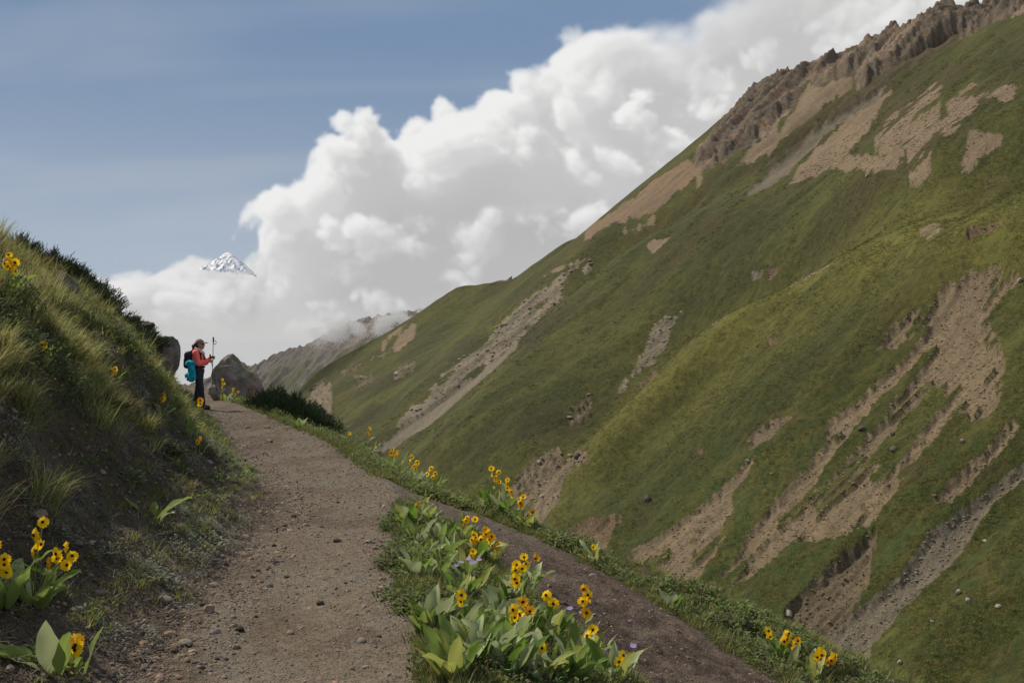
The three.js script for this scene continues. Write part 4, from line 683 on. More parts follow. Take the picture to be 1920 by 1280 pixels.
const STONES = [0, 1, 2, 3, 4].map((k) => rockGeo(120 + k, 1, 0.5 + 0.1 * k, 0.8, 2, 7, 0.16, () => [1, 1, 1]));
STONES.forEach((g) => g.deleteAttribute('color'));
{
  const list = [[-1.41, 8.12, 0.035, 'pebbleDark', 'dark stone lying in the middle of the path'], [-1.15, 8.04, 0.03, 'pebble', 'pale stone lying right of the dark stone on the path'], [-1.19, 6.22, 0.03, 'pebbleDark', 'flat dark stone low on the path'], [-1.24, 5.62, 0.022, 'pebble', 'small stone near the bottom of the path'], [-1.46, 5.3, 0.025, 'pebbleTan', 'tan stone at the near left of the path'], [-1.96, 6.54, 0.04, 'pebble', 'stone at the foot of the bank'], [-1.73, 5.3, 0.045, 'pebble', 'pale flat stone at the bank foot near the bottom of the photo'], [-4.6, 18.86, 0.07, 'pebbleTan', 'flat tan stone on the path below the hiker'], [-3.94, 16.3, 0.05, 'pebble', 'stone on the right half of the upper path'], [-4.96, 18.86, 0.06, 'pebbleTan', 'second tan stone on the path below the hiker'], [0.72, 8.9, 0.035, 'pebble', 'pale stone at the outer edge of the side trail'], [-2.67, 5.66, 0.06, 'pebbleTan', 'reddish stone in the shaded bank'], [-2.21, 5.1, 0.04, 'pebble', 'stone on the bank beside the ragged blooms'], [-2.03, 5.88, 0.045, 'pebble', 'stone low on the bank in the shade edge'], [-1.81, 5.98, 0.04, 'pebbleTan', 'tan stone at the bank foot above the pale flat one'], [-1.88, 6.1, 0.035, 'pebbleDark', 'dark stone at the bank foot'], [-1.55, 6.9, 0.025, 'pebbleDark', 'dark chip left of centre on the path'], [-2.0, 9.2, 0.03, 'pebbleDark', 'dark stone by the shadow edge on the path']];
  list.forEach(([x, d, s, m, label], k) => { const o = tag(mesh('stone', STONES[k % 5], M[m], undefined), label, 'stone', 'loose stones by the path'); o.position.set(x, onGround(x, d) + s * 0.2, -d); o.scale.set(s * 1.2, s, s * 1.1); o.rotation.y = k * 1.9; });
  // gravel: too many and too small to count
  const kinds = [M.pebble, M.pebbleDark, M.pebbleTan, M.pebble];
  scatter('gravel', STONES.slice(0, 4), kinds, 26000, (r) => {
    const w = r(); let x, d;
    if (w < 0.5) { d = 3.4 + Math.pow(r(), 0.8) * 20; x = lerp(pathL(d), pathR(d), r()); const e = Math.min(x - pathL(d), pathR(d) - x); if (r() > 0.35 + 0.65 * Math.exp(-e * 4)) return null; }
    else if (w < 0.6) { d = 4.2 + r() * 6.8; x = lerp(Math.max(trailL(d), pathR(d)), outer(d), r()); }
    else { const p = anyBank(r, 11); if (!p || bankS(...p) > 2.4) return null; [x, d] = p; if (r() < greenAt(x, d)) return null; }
    return [x, d, Math.exp(-2.0 * r()) * (r() < 0.06 ? 2 : 1) * (w < 0.5 ? 1 : w < 0.6 ? 0.7 : 1.3)];
  }, 'loose gravel and stone chips on the trails', [0.0135, 0.4]);
}
scatter('path_edge_gravel', STONES.slice(0, 4), [M.pebble, M.pebbleTan, M.pebbleDark, M.pebble], 9000, (r) => { const d = 3.6 + Math.pow(r(), 0.85) * 13, x = pathL(d) - 0.12 + 0.5 * Math.pow(r(), 1.6); return n2(x * 2, d * 1.4 + 30) > -0.25 ? [x, d, Math.exp(-1.8 * r()) * (r() < 0.05 ? 2.2 : 1)] : null; }, 'pale stone chips fallen along the foot of the bank', [0.014, 0.4]);
// boulders on the far slope
{
  const pale = std({ color: new THREE.Color(0.25, 0.215, 0.17) }), dark = std({ color: new THREE.Color(0.075, 0.064, 0.055) }), tan = std({ color: new THREE.Color(0.24, 0.17, 0.115) });
  FARROCKS.forEach(([t, s, R, m, label], k) => { const o = tag(mesh('slope_boulder', STONES[k % 5], { p: pale, d: dark, t: tan }[m]), label, 'boulder', 'boulders on the far slope'); o.position.set(valleyX(t, s), farPoint(t, s).y + R * 0.15, -valleyD(t, s)); o.scale.set(R, R, R); o.rotation.set(0, k * 1.3, 0.3); });
}
// ---------- low shrubs and stones on the far slope (nobody could count them) ----------
{
  const b = new GB(), r = rng(44); for (let k = 0; k < 26; k++) { const a = r() * 6.28, q = Math.sqrt(r()), x = Math.cos(a) * q, z = Math.sin(a) * q, y = (1 - q * q) * 0.7 * r() + 0.05, c = 0.7 + 0.6 * r(), C = [c, c, c], w = 0.34; const A = b.v(x + (r() - 0.5) * w, y - 0.15, z + (r() - 0.5) * w, C), B = b.v(x + (r() - 0.5) * w, y + 0.1 * r(), z + (r() - 0.5) * w, C), D = b.v(x + (r() - 0.5) * w, y + 0.35 * r(), z + (r() - 0.5) * w, C); b.t(A, B, D); }
  const tuft = b.geo(), mat = std({ vertexColors: true, side: THREE.DoubleSide }), m = new THREE.Matrix4(), q = new THREE.Quaternion(), Y = new THREE.Vector3(0, 1, 0), rr = rng(9), mt = [], cs = [], ms = [];
  for (let k = 0; k < 400000 && mt.length < 190000; k++) {
    const t = 165 * Math.pow(900 / 165, Math.pow(rr(), 1.45)), s = 140 + rr() * Math.min(430, 0.7 * t + 40), kind = patchAt(t, s)[0], big = n2(t * 0.08, s * 0.05) + 0.5 * n2(t * 0.3, s * 0.3);
    const rocky = kind === 'rockpile' || kind === 'chute' || kind === 'outcrop' || kind === 'cliff';
    if (kind && !(kind === 'slide' && rr() < 0.05)) { if (rr() < (rocky ? 0.7 : 0.5) && t < (rocky ? 1000 : 620)) ms.push([t, s, kind]); continue; }
    if (!kind && big < -0.25 + 0.5 * sst(350, 700, t)) continue;
    const R = (0.28 + 0.65 * rr() * rr() * (big > 0.3 ? 1.5 : 1)) * (0.7 + t / 600) * (kind ? 1.6 : 1); q.setFromAxisAngle(Y, rr() * 6.28); m.compose(new THREE.Vector3(valleyX(t, s), farPoint(t, s).y - 0.05, -valleyD(t, s)), q, new THREE.Vector3(R * 1.3, R * 0.65, R * 1.3)); mt.push(m.clone());
    const u = rr(), g = rr() * 0.5 + 0.75; cs.push(u < 0.5 ? [0.088 * g, 0.102 * g, 0.024] : u < 0.85 ? [0.125 * g, 0.125 * g, 0.03] : u < 0.95 ? [0.10 * g, 0.075 * g, 0.03] : [0.19 * g, 0.17 * g, 0.035]);
  }
  const im = new THREE.InstancedMesh(tuft, mat, mt.length); mt.forEach((x, i) => { im.setMatrixAt(i, x); im.setColorAt(i, new THREE.Color(...cs[i])); }); im.name = 'slope_scrub'; im.castShadow = im.receiveShadow = true; im.userData = { kind: 'stuff', label: 'low scrub and tussocks covering the far green slope', category: 'scrub' }; scene.add(im);
  const sg = STONES[1], sm = std({ color: 0xffffff }), im2 = new THREE.InstancedMesh(sg, sm, ms.length);
  ms.forEach(([t, s, kind], i) => { const R = (0.10 + 0.42 * Math.pow(rr(), 6) * (0.6 + t / 500)) * (kind === 'rockpile' || kind === 'chute' || kind === 'outcrop' ? 0.6 + 2.2 * Math.pow(rr(), 3) : 1), g = 0.75 + 0.5 * rr(), [a] = FARC[kind]; q.setFromAxisAngle(Y, rr() * 6.28); m.compose(new THREE.Vector3(valleyX(t, s), farPoint(t, s).y + R * 0.15, -valleyD(t, s)), q, new THREE.Vector3(R * 1.3, R, R)); im2.setMatrixAt(i, m); im2.setColorAt(i, new THREE.Color(a[0] * g, a[1] * g, a[2] * g)); });
  im2.name = 'scree_stones'; im2.castShadow = im2.receiveShadow = true; im2.userData = { kind: 'stuff', label: 'loose stones strewn over the far screes and slides', category: 'rubble' }; scene.add(im2);
}
// ---------- the darker mountain at the head of the valley, and one more ridge behind it ----------
function ridgeSheet(name, label, pts, reach, NU, NV, look) {           // pts: x, y, d along the crest; the face falls towards us and to the left
  const xs = pts.map((p) => p[0]), fx = table(xs, pts.map((p) => p[1])), fd = table(xs, pts.map((p) => p[2])), pos = new Float32Array(NU * NV * 3), uv = new Float32Array(NU * NV * 2), col = new Float32Array(NU * NV * 3), idx = [];
  for (let i = 0; i < NU; i++) for (let j = 0; j < NV; j++) {
    const x = lerp(xs[0], xs[xs.length - 1], i / (NU - 1)), v = (j / (NV - 1) - 0.12) * reach, k = i * NV + j, o = look(x, v), h = v < 0 ? 0.6 * v : -0.72 * v;
    pos[3 * k] = x - 0.42 * Math.max(0, v); pos[3 * k + 1] = fx(x) + h + o.h; pos[3 * k + 2] = -fd(x) + 0.8 * v; uv[2 * k] = x / 60; uv[2 * k + 1] = v / 60; col.set(o.c.map((q) => q / 0.62), 3 * k);
    if (i < NU - 1 && j < NV - 1) idx.push(k, k + 1, k + NV, k + 1, k + NV + 1, k + NV);
  }
  const m = sheet(name, pos, uv, col, new Uint32Array(idx), M.farStone); m.userData.label = label; m.userData.category = 'mountain'; scene.add(m);
}
M.farStone = std({ vertexColors: true, map: stoneTex, bumpMap: stoneTex, bumpScale: 1.5, side: THREE.DoubleSide });
ridgeSheet('valley_head_mountain', 'dark grey-green mountain with mist at the head of the valley', [[-1130, -170, 3000], [-860, -92, 2960], [-740, -60, 2900], [-655, -22, 2870], [-560, 1, 2800], [-480, 36, 2700], [-392, 64, 2620], [-335, 72, 2560], [-265, 79, 2500], [-210, 84, 2460], [-165, 98, 2400], [-130, 112, 2360], [0, 150, 2250]], 620, 380, 240, (x, v) => {
  const g = Math.abs(n2(x * 0.012 + 0.004 * v, v * 0.0025)), g2 = Math.abs(n2(x * 0.035 + 0.01 * v, v * 0.008 + 4)), n = fbm(x * 0.03, v * 0.03, 4), up = sst(190, 70, v + 90 * n2(x * 0.008, 3) + 50 * n);
  let c = mix3([0.062, 0.068, 0.03], [0.125, 0.105, 0.09], up); c = mix3(c, [0.20, 0.165, 0.135], up * sst(0.1, 0.5, n2(x * 0.02 + v * 0.012, v * 0.006 + 8)) * 0.9); c = mix3(c, [0.18, 0.125, 0.10], 0.7 * sst(0.2, 0.5, n + n2(x * 0.006 + 1, v * 0.008)) * sst(150, 260, v));
  return { h: -34 * g * sst(0, 120, Math.abs(v)) - 12 * g2 + 6 * n, c };
});
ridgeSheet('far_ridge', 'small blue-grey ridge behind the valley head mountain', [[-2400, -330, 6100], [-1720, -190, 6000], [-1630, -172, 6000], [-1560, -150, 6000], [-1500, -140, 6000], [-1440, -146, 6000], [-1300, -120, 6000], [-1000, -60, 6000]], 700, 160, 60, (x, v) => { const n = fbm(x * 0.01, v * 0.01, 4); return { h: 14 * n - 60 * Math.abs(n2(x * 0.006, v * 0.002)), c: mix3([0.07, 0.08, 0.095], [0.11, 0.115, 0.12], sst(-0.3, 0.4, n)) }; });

// ---------- the snow peak ----------
{
  const N = 190, R = 900, X0 = -3966, Y0 = 1244, D0 = 14000, pos = new Float32Array(N * N * 3), uv = new Float32Array(N * N * 2), col = new Float32Array(N * N * 3), idx = [];
  for (let i = 0; i < N; i++) for (let j = 0; j < N; j++) {
    const x = (i / (N - 1) - 0.5) * 2 * R, z = (j / (N - 1) - 0.5) * 2 * R, k = i * N + j, r = Math.hypot(x, z), a = Math.atan2(z, x), rid = 0.10 * Math.cos(a * 3 + 0.5) + 0.30 * Math.abs(n2(a * 3.1 + 9, r * 0.0015)) + 0.42 * Math.abs(n2(x * 0.011, z * 0.011 + 7)) * clamp(r / 120), n = fbm(x * 0.02, z * 0.02, 4);
    pos[3 * k] = X0 + x; pos[3 * k + 1] = Y0 - (Math.sqrt(r * r + 20 * 20) - 20) * (0.70 + 0.5 * rid) + 14 * n * clamp(r / 60); pos[3 * k + 2] = -D0 + z; uv[2 * k] = x / 60; uv[2 * k + 1] = z / 60; const rock = sst(0.35, 0.6, n + 1.2 * Math.abs(n2(x * 0.02 + 3, z * 0.012))) * clamp(r / 150); col.set(mix3([0.86, 0.87, 0.89], [0.20, 0.225, 0.27], rock * 0.9), 3 * k);
    }
  for (let i = 0; i < N - 1; i++) for (let j = 0; j < N - 1; j++) { const k = i * N + j, x = pos[3 * k], y = pos[3 * k + 1]; if (y > 972 + 26 * n2(x * 0.012, 1) + 12 * n2(x * 0.05, 5) - 0.10 * (x - X0) && x < -3640 + 30 * n2(y * 0.02, 3)) idx.push(k, k + 1, k + N, k + 1, k + N + 1, k + N); }
  const m = sheet('snow_peak', pos, uv, col, new Uint32Array(idx), std({ vertexColors: true, roughness: 0.8 })); m.userData.label = 'white snow peak rising above the cloud bank'; m.userData.category = 'mountain'; scene.add(m);
}
// ---------- drifting cloud: fine droplets, real particles in the air ----------
function droplets(name, label, count, size, seed, where, colour) {
  const g = new THREE.OctahedronGeometry(1, 0), im = new THREE.InstancedMesh(g, leafy({ color: colour, transmission: 0.5 }), count), m = new THREE.Matrix4(), q = new THREE.Quaternion(), r = rng(seed), e = new THREE.Euler(); let n = 0;
  for (let t = 0; n < count && t < count * 200; t++) { const p = where(r); if (!p) continue; q.setFromEuler(e.set(r() * 6, r() * 6, r() * 6)); const s = size * (0.6 + 0.8 * r()); m.compose(new THREE.Vector3(...p), q, new THREE.Vector3(s, s, s)); im.setMatrixAt(n++, m); }
  im.count = n; im.name = name; im.userData = { kind: 'stuff', label, category: 'cloud' }; scene.add(im);
}
droplets('cloud_bank', 'thin cloud edge drifting across the foot of the snow peak', 6500, 2.4, 3, (r) => {
  const x = -4500 + r() * 1400, d = 12900 + r() * 300, y = 700 + r() * 560, q = 929 - 28 * n2(x * 0.006, 1) - 20 * n2(x * 0.02, 4) + 277 * sst(-3478, -3283, x + 35 * n2(y * 0.01, 2)) - y;
  return r() < sst(0, 62, q) * sst(166, 69, q) * sst(-4121, -3983, x) * sst(-3187, -3325, x) ? [x, y, -d] : null;
}, new THREE.Color(0.92, 0.92, 0.92));
droplets('mist_wisps', 'mist wisps drifting across the valley head mountain', 60000, 0.42, 5, (r) => {
  const x = -460 + r() * 330, d = 2150 + r() * 130, y = -20 + r() * 130, u = (x + 460) / 330, mid = lerp(8, 70, u) + 14 * n2(x * 0.02, 5), q = (y - mid) / (18 + 10 * n2(x * 0.015, 9)), k = Math.exp(-q * q) * sst(-0.15, 0.5, fbm(x * 0.03, y * 0.03 + 2, 3) + 0.15) * sst(0, 0.25, u) * sst(1, 0.75, u);
  return r() < k ? [x, y, -d] : null;
}, new THREE.Color(0.86, 0.855, 0.85));
// ---------- air ----------
scene.fog = new THREE.FogExp2(new THREE.Color(0.88, 0.90, 0.94), 0.000014);
// ---------- the hiker: one continuous body, clothes over it ----------
function surfaceNets(f, lo, hi, cell) {               // mesh of the zero level of f inside a box
  const n = [0, 1, 2].map((k) => Math.ceil((hi[k] - lo[k]) / cell) + 1), [X, Y, Z] = n, v = new Float32Array(X * Y * Z), id = new Int32Array(X * Y * Z).fill(-1), pos = [], idx = [], at = (i, j, k) => (k * Y + j) * X + i;
  for (let k = 0; k < Z; k++) for (let j = 0; j < Y; j++) for (let i = 0; i < X; i++) v[at(i, j, k)] = f(lo[0] + i * cell, lo[1] + j * cell, lo[2] + k * cell);
  const C = []; for (let c = 0; c < 8; c++) C.push([c & 1, (c >> 1) & 1, c >> 2]); const E = []; for (let a = 0; a < 8; a++) for (let b = a + 1; b < 8; b++) { const d = a ^ b; if (d === 1 || d === 2 || d === 4) E.push([a, b]); }
  for (let k = 0; k < Z - 1; k++) for (let j = 0; j < Y - 1; j++) for (let i = 0; i < X - 1; i++) {
    let m = 0; const q = C.map(([a, b, c], t) => { const w = v[at(i + a, j + b, k + c)]; if (w < 0) m |= 1 << t; return w; }); if (m === 0 || m === 255) continue;
    let x = 0, y = 0, z = 0, c = 0; for (const [a, b] of E) if ((q[a] < 0) !== (q[b] < 0)) { const t = q[a] / (q[a] - q[b]); x += lerp(C[a][0], C[b][0], t); y += lerp(C[a][1], C[b][1], t); z += lerp(C[a][2], C[b][2], t); c++; }
    id[at(i, j, k)] = pos.length / 3; pos.push(lo[0] + (i + x / c) * cell, lo[1] + (j + y / c) * cell, lo[2] + (k + z / c) * cell);
  }
  const quad = (a, b, c, d, flip) => { if (a < 0 || b < 0 || c < 0 || d < 0) return; flip ? idx.push(a, c, b, a, d, c) : idx.push(a, b, c, a, c, d); };
  for (let k = 1; k < Z - 1; k++) for (let j = 1; j < Y - 1; j++) for (let i = 1; i < X - 1; i++) {
    const o = v[at(i, j, k)] < 0;
    if (o !== v[at(i + 1, j, k)] < 0) quad(id[at(i, j - 1, k - 1)], id[at(i, j, k - 1)], id[at(i, j, k)], id[at(i, j - 1, k)], !o);
    if (o !== v[at(i, j + 1, k)] < 0) quad(id[at(i - 1, j, k - 1)], id[at(i - 1, j, k)], id[at(i, j, k)], id[at(i, j, k - 1)], !o);
    if (o !== v[at(i, j, k + 1)] < 0) quad(id[at(i - 1, j - 1, k)], id[at(i, j - 1, k)], id[at(i, j, k)], id[at(i - 1, j, k)], !o);
  }
  const g = new THREE.BufferGeometry(); g.setAttribute('position', new THREE.Float32BufferAttribute(pos, 3)); g.setIndex(idx); g.computeVertexNormals(); return g;
}
const cap = (a, b, ra, rb) => { const dx = b[0] - a[0], dy = b[1] - a[1], dz = b[2] - a[2], L = dx * dx + dy * dy + dz * dz; return (x, y, z) => { const t = clamp(((x - a[0]) * dx + (y - a[1]) * dy + (z - a[2]) * dz) / L); return Math.hypot(x - a[0] - dx * t, y - a[1] - dy * t, z - a[2] - dz * t) - lerp(ra, rb, t); }; };
const ell = (c, r) => (x, y, z) => { const a = (x - c[0]) / r[0], b = (y - c[1]) / r[1], e = (z - c[2]) / r[2], k = Math.hypot(a, b, e); return (k - 1) * Math.min(...r) * (k < 1 ? 1 : 1); };
const blend = (fs, k) => (x, y, z) => { let d = 1e3; for (const f of fs) { const e = f(x, y, z), h = clamp(0.5 + 0.5 * (d - e) / k); d = lerp(d, e, h) - k * h * (1 - h); } return d; };
{
  const J = { hipR: [0.0, 0.90, 0.085], hipL: [0.0, 0.90, -0.085], kneeR: [0.075, 0.49, 0.09], kneeL: [-0.03, 0.49, -0.09], ankR: [0.10, 0.09, 0.09], ankL: [-0.13, 0.09, -0.085], chest: [-0.03, 1.20, 0], belly: [0.0, 1.02, 0], shR: [-0.03, 1.335, 0.165], shL: [-0.03, 1.335, -0.165], elR: [0.06, 1.085, 0.20], elL: [0.10, 1.10, -0.20], wrR: [0.245, 1.135, 0.075], wrL: [0.275, 1.225, -0.06], neck0: [-0.02, 1.38, 0], neck1: [0.015, 1.47, 0], head: [0.03, 1.545, 0] };
  const torso = [ell([-0.02, 1.20, 0], [0.115, 0.19, 0.165]), ell([0.0, 1.02, 0], [0.10, 0.13, 0.14]), ell([-0.01, 0.92, 0], [0.12, 0.11, 0.165]), cap([-0.03, 1.34, 0.12], [-0.03, 1.34, -0.12], 0.065, 0.065)];
  const arms = (g) => [cap(J.shR, J.elR, 0.054 + g, 0.041 + g), cap(J.elR, J.wrR, 0.041 + g, 0.029 + g), cap(J.shL, J.elL, 0.054 + g, 0.041 + g), cap(J.elL, J.wrL, 0.041 + g, 0.029 + g)];
  const legs = (g, lo) => [cap(J.hipR, J.kneeR, 0.088 + g, 0.058 + g), cap(J.kneeR, J.ankR, 0.056 + g, 0.040 + g + lo), cap(J.hipL, J.kneeL, 0.088 + g, 0.058 + g), cap(J.kneeL, J.ankL, 0.056 + g, 0.040 + g + lo)];
  const hand = (w, up) => { const fs = [ell([w[0] + 0.035, w[1] + 0.006, w[2]], [0.042, 0.032, 0.022])]; for (let k = 0; k < 4; k++) { const y = w[1] + 0.032 - k * 0.019, L = [0.9, 1, 0.95, 0.78][k], a = [w[0] + 0.062, y, w[2] + 0.012 * up], b = [w[0] + 0.062 + 0.03 * L, y - 0.003, w[2] - 0.006 * up], c = [w[0] + 0.07 + 0.012 * L, y - 0.005, w[2] - 0.030 * up]; fs.push(cap(a, b, 0.010, 0.009), cap(b, c, 0.009, 0.008)); } fs.push(cap([w[0] + 0.02, w[1] + 0.02, w[2] - 0.012 * up], [w[0] + 0.058, w[1] + 0.052, w[2] - 0.026 * up], 0.011, 0.009)); return fs; };
  const headF = blend([ell(J.head, [0.098, 0.112, 0.078]), ell([0.062, 1.50, 0], [0.062, 0.068, 0.056]), cap([0.118, 1.535, 0], [0.138, 1.512, 0], 0.010, 0.014), ell([0.112, 1.478, 0], [0.022, 0.010, 0.024]), ell([0.10, 1.445, 0], [0.026, 0.022, 0.028]), ell([0.02, 1.53, 0.082], [0.016, 0.03, 0.01]), ell([0.02, 1.53, -0.082], [0.016, 0.03, 0.01])], 0.018);
  const feet = [ell([0.145, 0.045, 0.09], [0.13, 0.045, 0.045]), ell([-0.085, 0.045, -0.085], [0.13, 0.045, 0.045])];
  const bodyF = blend([...torso, ...arms(0), ...legs(0, 0), cap(J.neck0, J.neck1, 0.056, 0.05), ...feet], 0.035);
  const skin = std({ color: new THREE.Color(0.40, 0.225, 0.155), roughness: 0.6 });
  const p = thing('person', 'hiker in coral top, dark trousers and cap looking up the valley', 'person', -7.46, nearY(-7.3, 23.9) - 0.005, -23.9);
  const strip = (g) => { const o = new THREE.BufferGeometry(); o.setAttribute('position', g.attributes.position); o.setAttribute('normal', g.attributes.normal); o.setIndex(g.index); return o; };
  const bodyG = surfaceNets(bodyF, [-0.3, -0.02, -0.3], [0.42, 1.5, 0.3], 0.0135), headG = surfaceNets(headF, [-0.1, 1.38, -0.12], [0.18, 1.68, 0.12], 0.006), hR = surfaceNets(blend([...hand(J.wrR, 1), cap(J.elR, J.wrR, 0.04, 0.028)], 0.006), [0.2, 1.06, 0.0], [0.36, 1.21, 0.15], 0.0045), hL = surfaceNets(blend([...hand(J.wrL, -1), cap(J.elL, J.wrL, 0.04, 0.028)], 0.006), [0.23, 1.15, -0.13], [0.39, 1.30, 0.02], 0.0045);
  mesh('body', mergeGeometries([strip(bodyG), strip(headG), strip(hR), strip(hL)]), skin, p);
  const wr = (x, y, z, k) => 0.006 * n3(x * 22 * k, y * 16 * k, z * 22 * k) + 0.004 * n3(x * 50, y * 40, z * 50);
  const shirtF = blend([...torso, ...arms(0.008), cap(J.neck0, [0.0, 1.43, 0], 0.066, 0.058)], 0.03);
  const shirt = mesh('shirt', surfaceNets((x, y, z) => Math.max(shirtF(x, y, z) - 0.012 + wr(x, y, z, 1), 0.955 - y, (x - 0.262) * 0.8 + Math.max(0, y - 1.19) * 0), [-0.3, 0.93, -0.32], [0.36, 1.46, 0.32], 0.011), std({ color: new THREE.Color(0.92, 0.17, 0.14), roughness: 0.8 }), p);
  const trF = blend([ell([-0.01, 0.95, 0], [0.12, 0.10, 0.165]), ell([-0.03, 0.90, 0], [0.125, 0.10, 0.16]), ...legs(0.010, 0.030)], 0.03);
  mesh('trousers', surfaceNets((x, y, z) => Math.max(trF(x, y, z) - 0.008 + wr(x, y, z, 0.8), y - 1.0, 0.055 - y), [-0.28, 0.03, -0.28], [0.26, 1.03, 0.28], 0.0125), std({ color: new THREE.Color(0.035, 0.038, 0.044), roughness: 0.85 }), p);
  for (const [cx, cz] of [[0.145, 0.09], [-0.085, -0.085]]) { const bf = blend([ell([cx + 0.01, 0.05, cz], [0.145, 0.055, 0.052]), cap([cx - 0.06, 0.06, cz], [cx - 0.045, 0.13, cz], 0.058, 0.054), ell([cx + 0.08, 0.045, cz], [0.07, 0.05, 0.05])], 0.02), bt = mesh('boot', surfaceNets((x, y, z) => Math.max(bf(x, y, z), 0.012 - y), [cx - 0.18, 0, cz - 0.1], [cx + 0.2, 0.2, cz + 0.1], 0.01), std({ color: new THREE.Color(0.075, 0.058, 0.045), roughness: 0.9 }), p); const so = new THREE.BoxGeometry(0.27, 0.022, 0.09); so.translate(cx + 0.012, 0.011, cz); mesh('sole', so, std({ color: new THREE.Color(0.02, 0.02, 0.02) }), bt); }
  // cap, hair, glasses, scarf
  const capF = (x, y, z) => Math.max(ell([0.022, 1.565, 0], [0.108, 0.105, 0.09])(x, y, z), 1.572 + 0.12 * (x - 0.02) - y), cp = mesh('cap', surfaceNets(capF, [-0.12, 1.52, -0.12], [0.16, 1.7, 0.12], 0.007), std({ color: new THREE.Color(0.20, 0.165, 0.115) }), p);
  mesh('brim', surfaceNets((x, y, z) => Math.max(Math.hypot((x - 0.11) / 1.15, z) - 0.088, Math.abs(y - 1.588 + 0.10 * (x - 0.11) + 3.0 * z * z) - 0.007, 0.10 - x), [0.06, 1.53, -0.11], [0.24, 1.62, 0.11], 0.006), cp.material, cp);
  const hairM = std({ color: new THREE.Color(0.075, 0.045, 0.028), roughness: 0.6 }), hairF = blend([ell([-0.005, 1.535, 0], [0.092, 0.095, 0.086]), cap([-0.085, 1.545, 0], [-0.125, 1.50, 0.01], 0.028, 0.035), cap([-0.125, 1.50, 0.01], [-0.125, 1.37, 0.02], 0.036, 0.018)], 0.02);
  mesh('hair', surfaceNets((x, y, z) => Math.max(hairF(x, y, z) + 0.004 * n3(x * 60, y * 20, z * 60), (x - 0.055) * 0.7, y - 1.6), [-0.19, 1.32, -0.12], [0.1, 1.65, 0.12], 0.008), hairM, p);
  mesh('sunglasses', surfaceNets(blend([ell([0.105, 1.543, 0.032], [0.026, 0.021, 0.028]), ell([0.105, 1.543, -0.032], [0.026, 0.021, 0.028]), cap([0.09, 1.55, 0.066], [0.01, 1.552, 0.082], 0.006, 0.005), cap([0.09, 1.55, -0.066], [0.01, 1.552, -0.082], 0.006, 0.005)], 0.008), [-0.02, 1.5, -0.1], [0.15, 1.58, 0.1], 0.005), std({ color: new THREE.Color(0.012, 0.012, 0.012), roughness: 0.25 }), p);
  const sc = new THREE.TorusGeometry(0.085, 0.034, 9, 22); sc.rotateX(Math.PI / 2); sc.scale(1.05, 1.1, 1.0); sc.rotateZ(-0.42); { const q = sc.attributes.position; for (let i = 0; i < q.count; i++) { const k = 1 + 0.16 * n3(q.getX(i) * 30, q.getY(i) * 30, q.getZ(i) * 30); q.setXYZ(i, q.getX(i) * k + 0.025, q.getY(i) * k + 1.405 - Math.max(0, q.getX(i)) * 0.45, q.getZ(i) * k); } sc.computeVertexNormals(); }
  mesh('scarf', sc, std({ color: new THREE.Color(0.52, 0.47, 0.42) }), p);
  // backpack with straps and hip belt
  const bx = p.position.x, by = p.position.y, bz = p.position.z, bp = thing('backpack', 'dark daypack on the hiker back', 'backpack', bx, by, bz), packM = std({ color: new THREE.Color(0.028, 0.030, 0.042), roughness: 0.8 }), strapM = std({ color: new THREE.Color(0.018, 0.018, 0.02) });
  const rb = (c, h, r) => (x, y, z) => { const a = Math.max(Math.abs(x - c[0]) - h[0], 0), b = Math.max(Math.abs(y - c[1]) - h[1], 0), e = Math.max(Math.abs(z - c[2]) - h[2], 0); return Math.hypot(a, b, e) - r; };
  const pkF = blend([rb([-0.225, 1.16, 0], [0.03, 0.13, 0.07], 0.07), rb([-0.285, 1.09, 0], [0.012, 0.06, 0.06], 0.045), ell([-0.21, 1.33, 0], [0.085, 0.05, 0.12])], 0.025);
  mesh('pack_body', surfaceNets((x, y, z) => pkF(x, y, z) + 0.006 * n3(x * 18, y * 18, z * 18), [-0.4, 0.9, -0.2], [-0.08, 1.42, 0.2], 0.011), packM, bp);
  for (const s of [1, -1]) mesh('shoulder_strap', stemGeo([new THREE.Vector3(-0.17, 1.36, s * 0.10), new THREE.Vector3(-0.05, 1.425, s * 0.11), new THREE.Vector3(0.07, 1.34, s * 0.115), new THREE.Vector3(0.10, 1.2, s * 0.125), new THREE.Vector3(-0.02, 1.09, s * 0.165), new THREE.Vector3(-0.17, 1.06, s * 0.12)], 0.02, 0.014), strapM, bp);
  const hb = new THREE.TorusGeometry(0.145, 0.02, 7, 26); hb.rotateX(Math.PI / 2); hb.scale(0.93, 1.25, 1.16); hb.translate(-0.005, 1.005, 0); mesh('hip_belt', hb, strapM, bp);
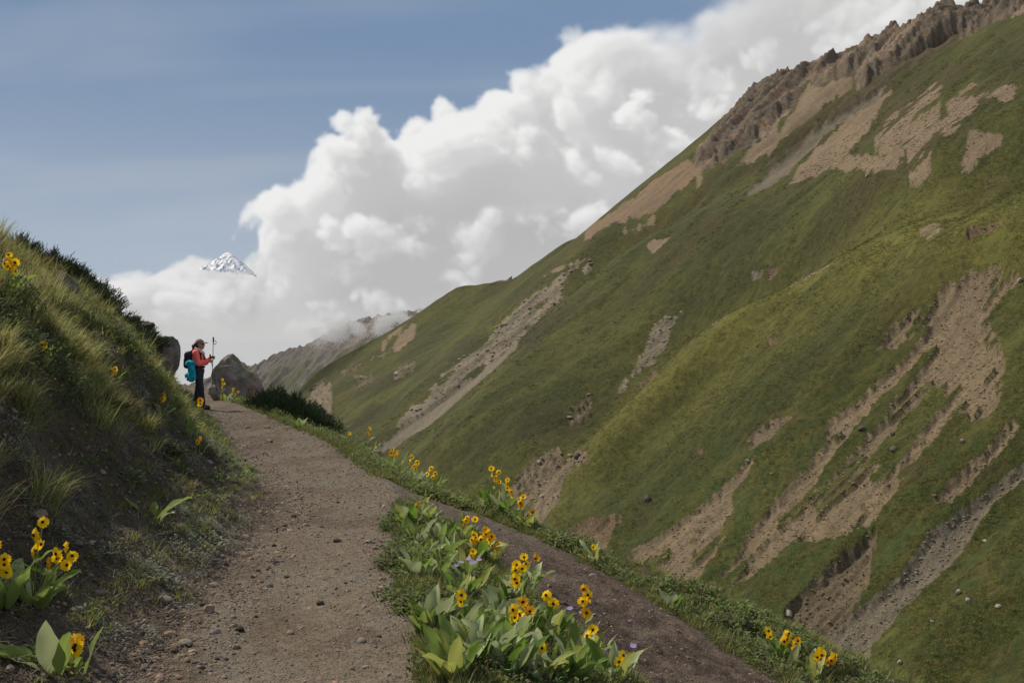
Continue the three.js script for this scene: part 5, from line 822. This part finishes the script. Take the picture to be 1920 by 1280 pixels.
  // the turquoise jacket hung from the pack
  const jkF = blend([ell([-0.12, 1.10, 0.185], [0.135, 0.075, 0.08]), ell([-0.19, 1.05, 0.18], [0.08, 0.05, 0.07]), ell([-0.105, 0.93, 0.20], [0.10, 0.13, 0.075]), ell([-0.12, 0.76, 0.19], [0.13, 0.12, 0.075]), ell([-0.20, 0.80, 0.17], [0.085, 0.07, 0.065]), cap([-0.05, 1.10, 0.20], [-0.06, 0.80, 0.215], 0.03, 0.045)], 0.03);
  const jk = tag(mesh('jacket', surfaceNets((x, y, z) => Math.max(jkF(x, y, z) + 0.04 * Math.abs(n3(x * 13 + 4, y * 6, z * 13)) + 0.008 * n3(x * 30, y * 22, z * 30), 0.63 + 0.03 * n3(x * 12, 3, z * 9) - y), [-0.36, 0.58, 0.06], [0.1, 1.2, 0.34], 0.011), std({ color: new THREE.Color(0.015, 0.36, 0.47), roughness: 0.65 })), 'turquoise jacket hanging from the hiker pack', 'jacket'); jk.position.copy(p.position);
  // trekking poles
  const grip = std({ color: new THREE.Color(0.012, 0.012, 0.013), roughness: 0.6 }), shaft = std({ color: new THREE.Color(0.05, 0.05, 0.055), roughness: 0.4, metalness: 0.4 }), silver = std({ color: new THREE.Color(0.30, 0.27, 0.25), roughness: 0.4, metalness: 0.5 });
  [['trekking pole held upright with its grip above the hiker head', [0.335, 1.71, -0.055], [0.31, 0.55, -0.03]], ['shorter trekking pole held slanting in the lower hand', [0.285, 1.30, 0.045], [0.47, 0.40, 0.10]]].forEach(([label, a, b]) => {
    const g = thing('trekking_pole', label, 'trekking pole', p.position.x, p.position.y, p.position.z, 'trekking poles'), A = new THREE.Vector3(...a), B = new THREE.Vector3(...b), at = (t) => A.clone().lerp(B, t);
    mesh('grip', stemGeo([at(0), at(0.06), at(0.12)], 0.021, 0.015), grip, g); mesh('upper_shaft', stemGeo([at(0.12), at(0.3), at(0.48)], 0.0095, 0.0095), silver, g); mesh('lower_shaft', stemGeo([at(0.48), at(0.75), at(1)], 0.0085, 0.006), shaft, g);
    const ring = new THREE.CylinderGeometry(0.032, 0.024, 0.012, 12), bk = mesh('basket', ring, grip, g); bk.position.copy(at(0.93)); const lp = new THREE.TorusGeometry(0.034, 0.006, 5, 14), st = mesh('wrist_strap', lp, grip, g); st.position.copy(at(0.1)).add(new THREE.Vector3(0.035, -0.01, 0)); st.scale.set(1, 1.3, 1);
  });
}
renderer.render(scene, camera);
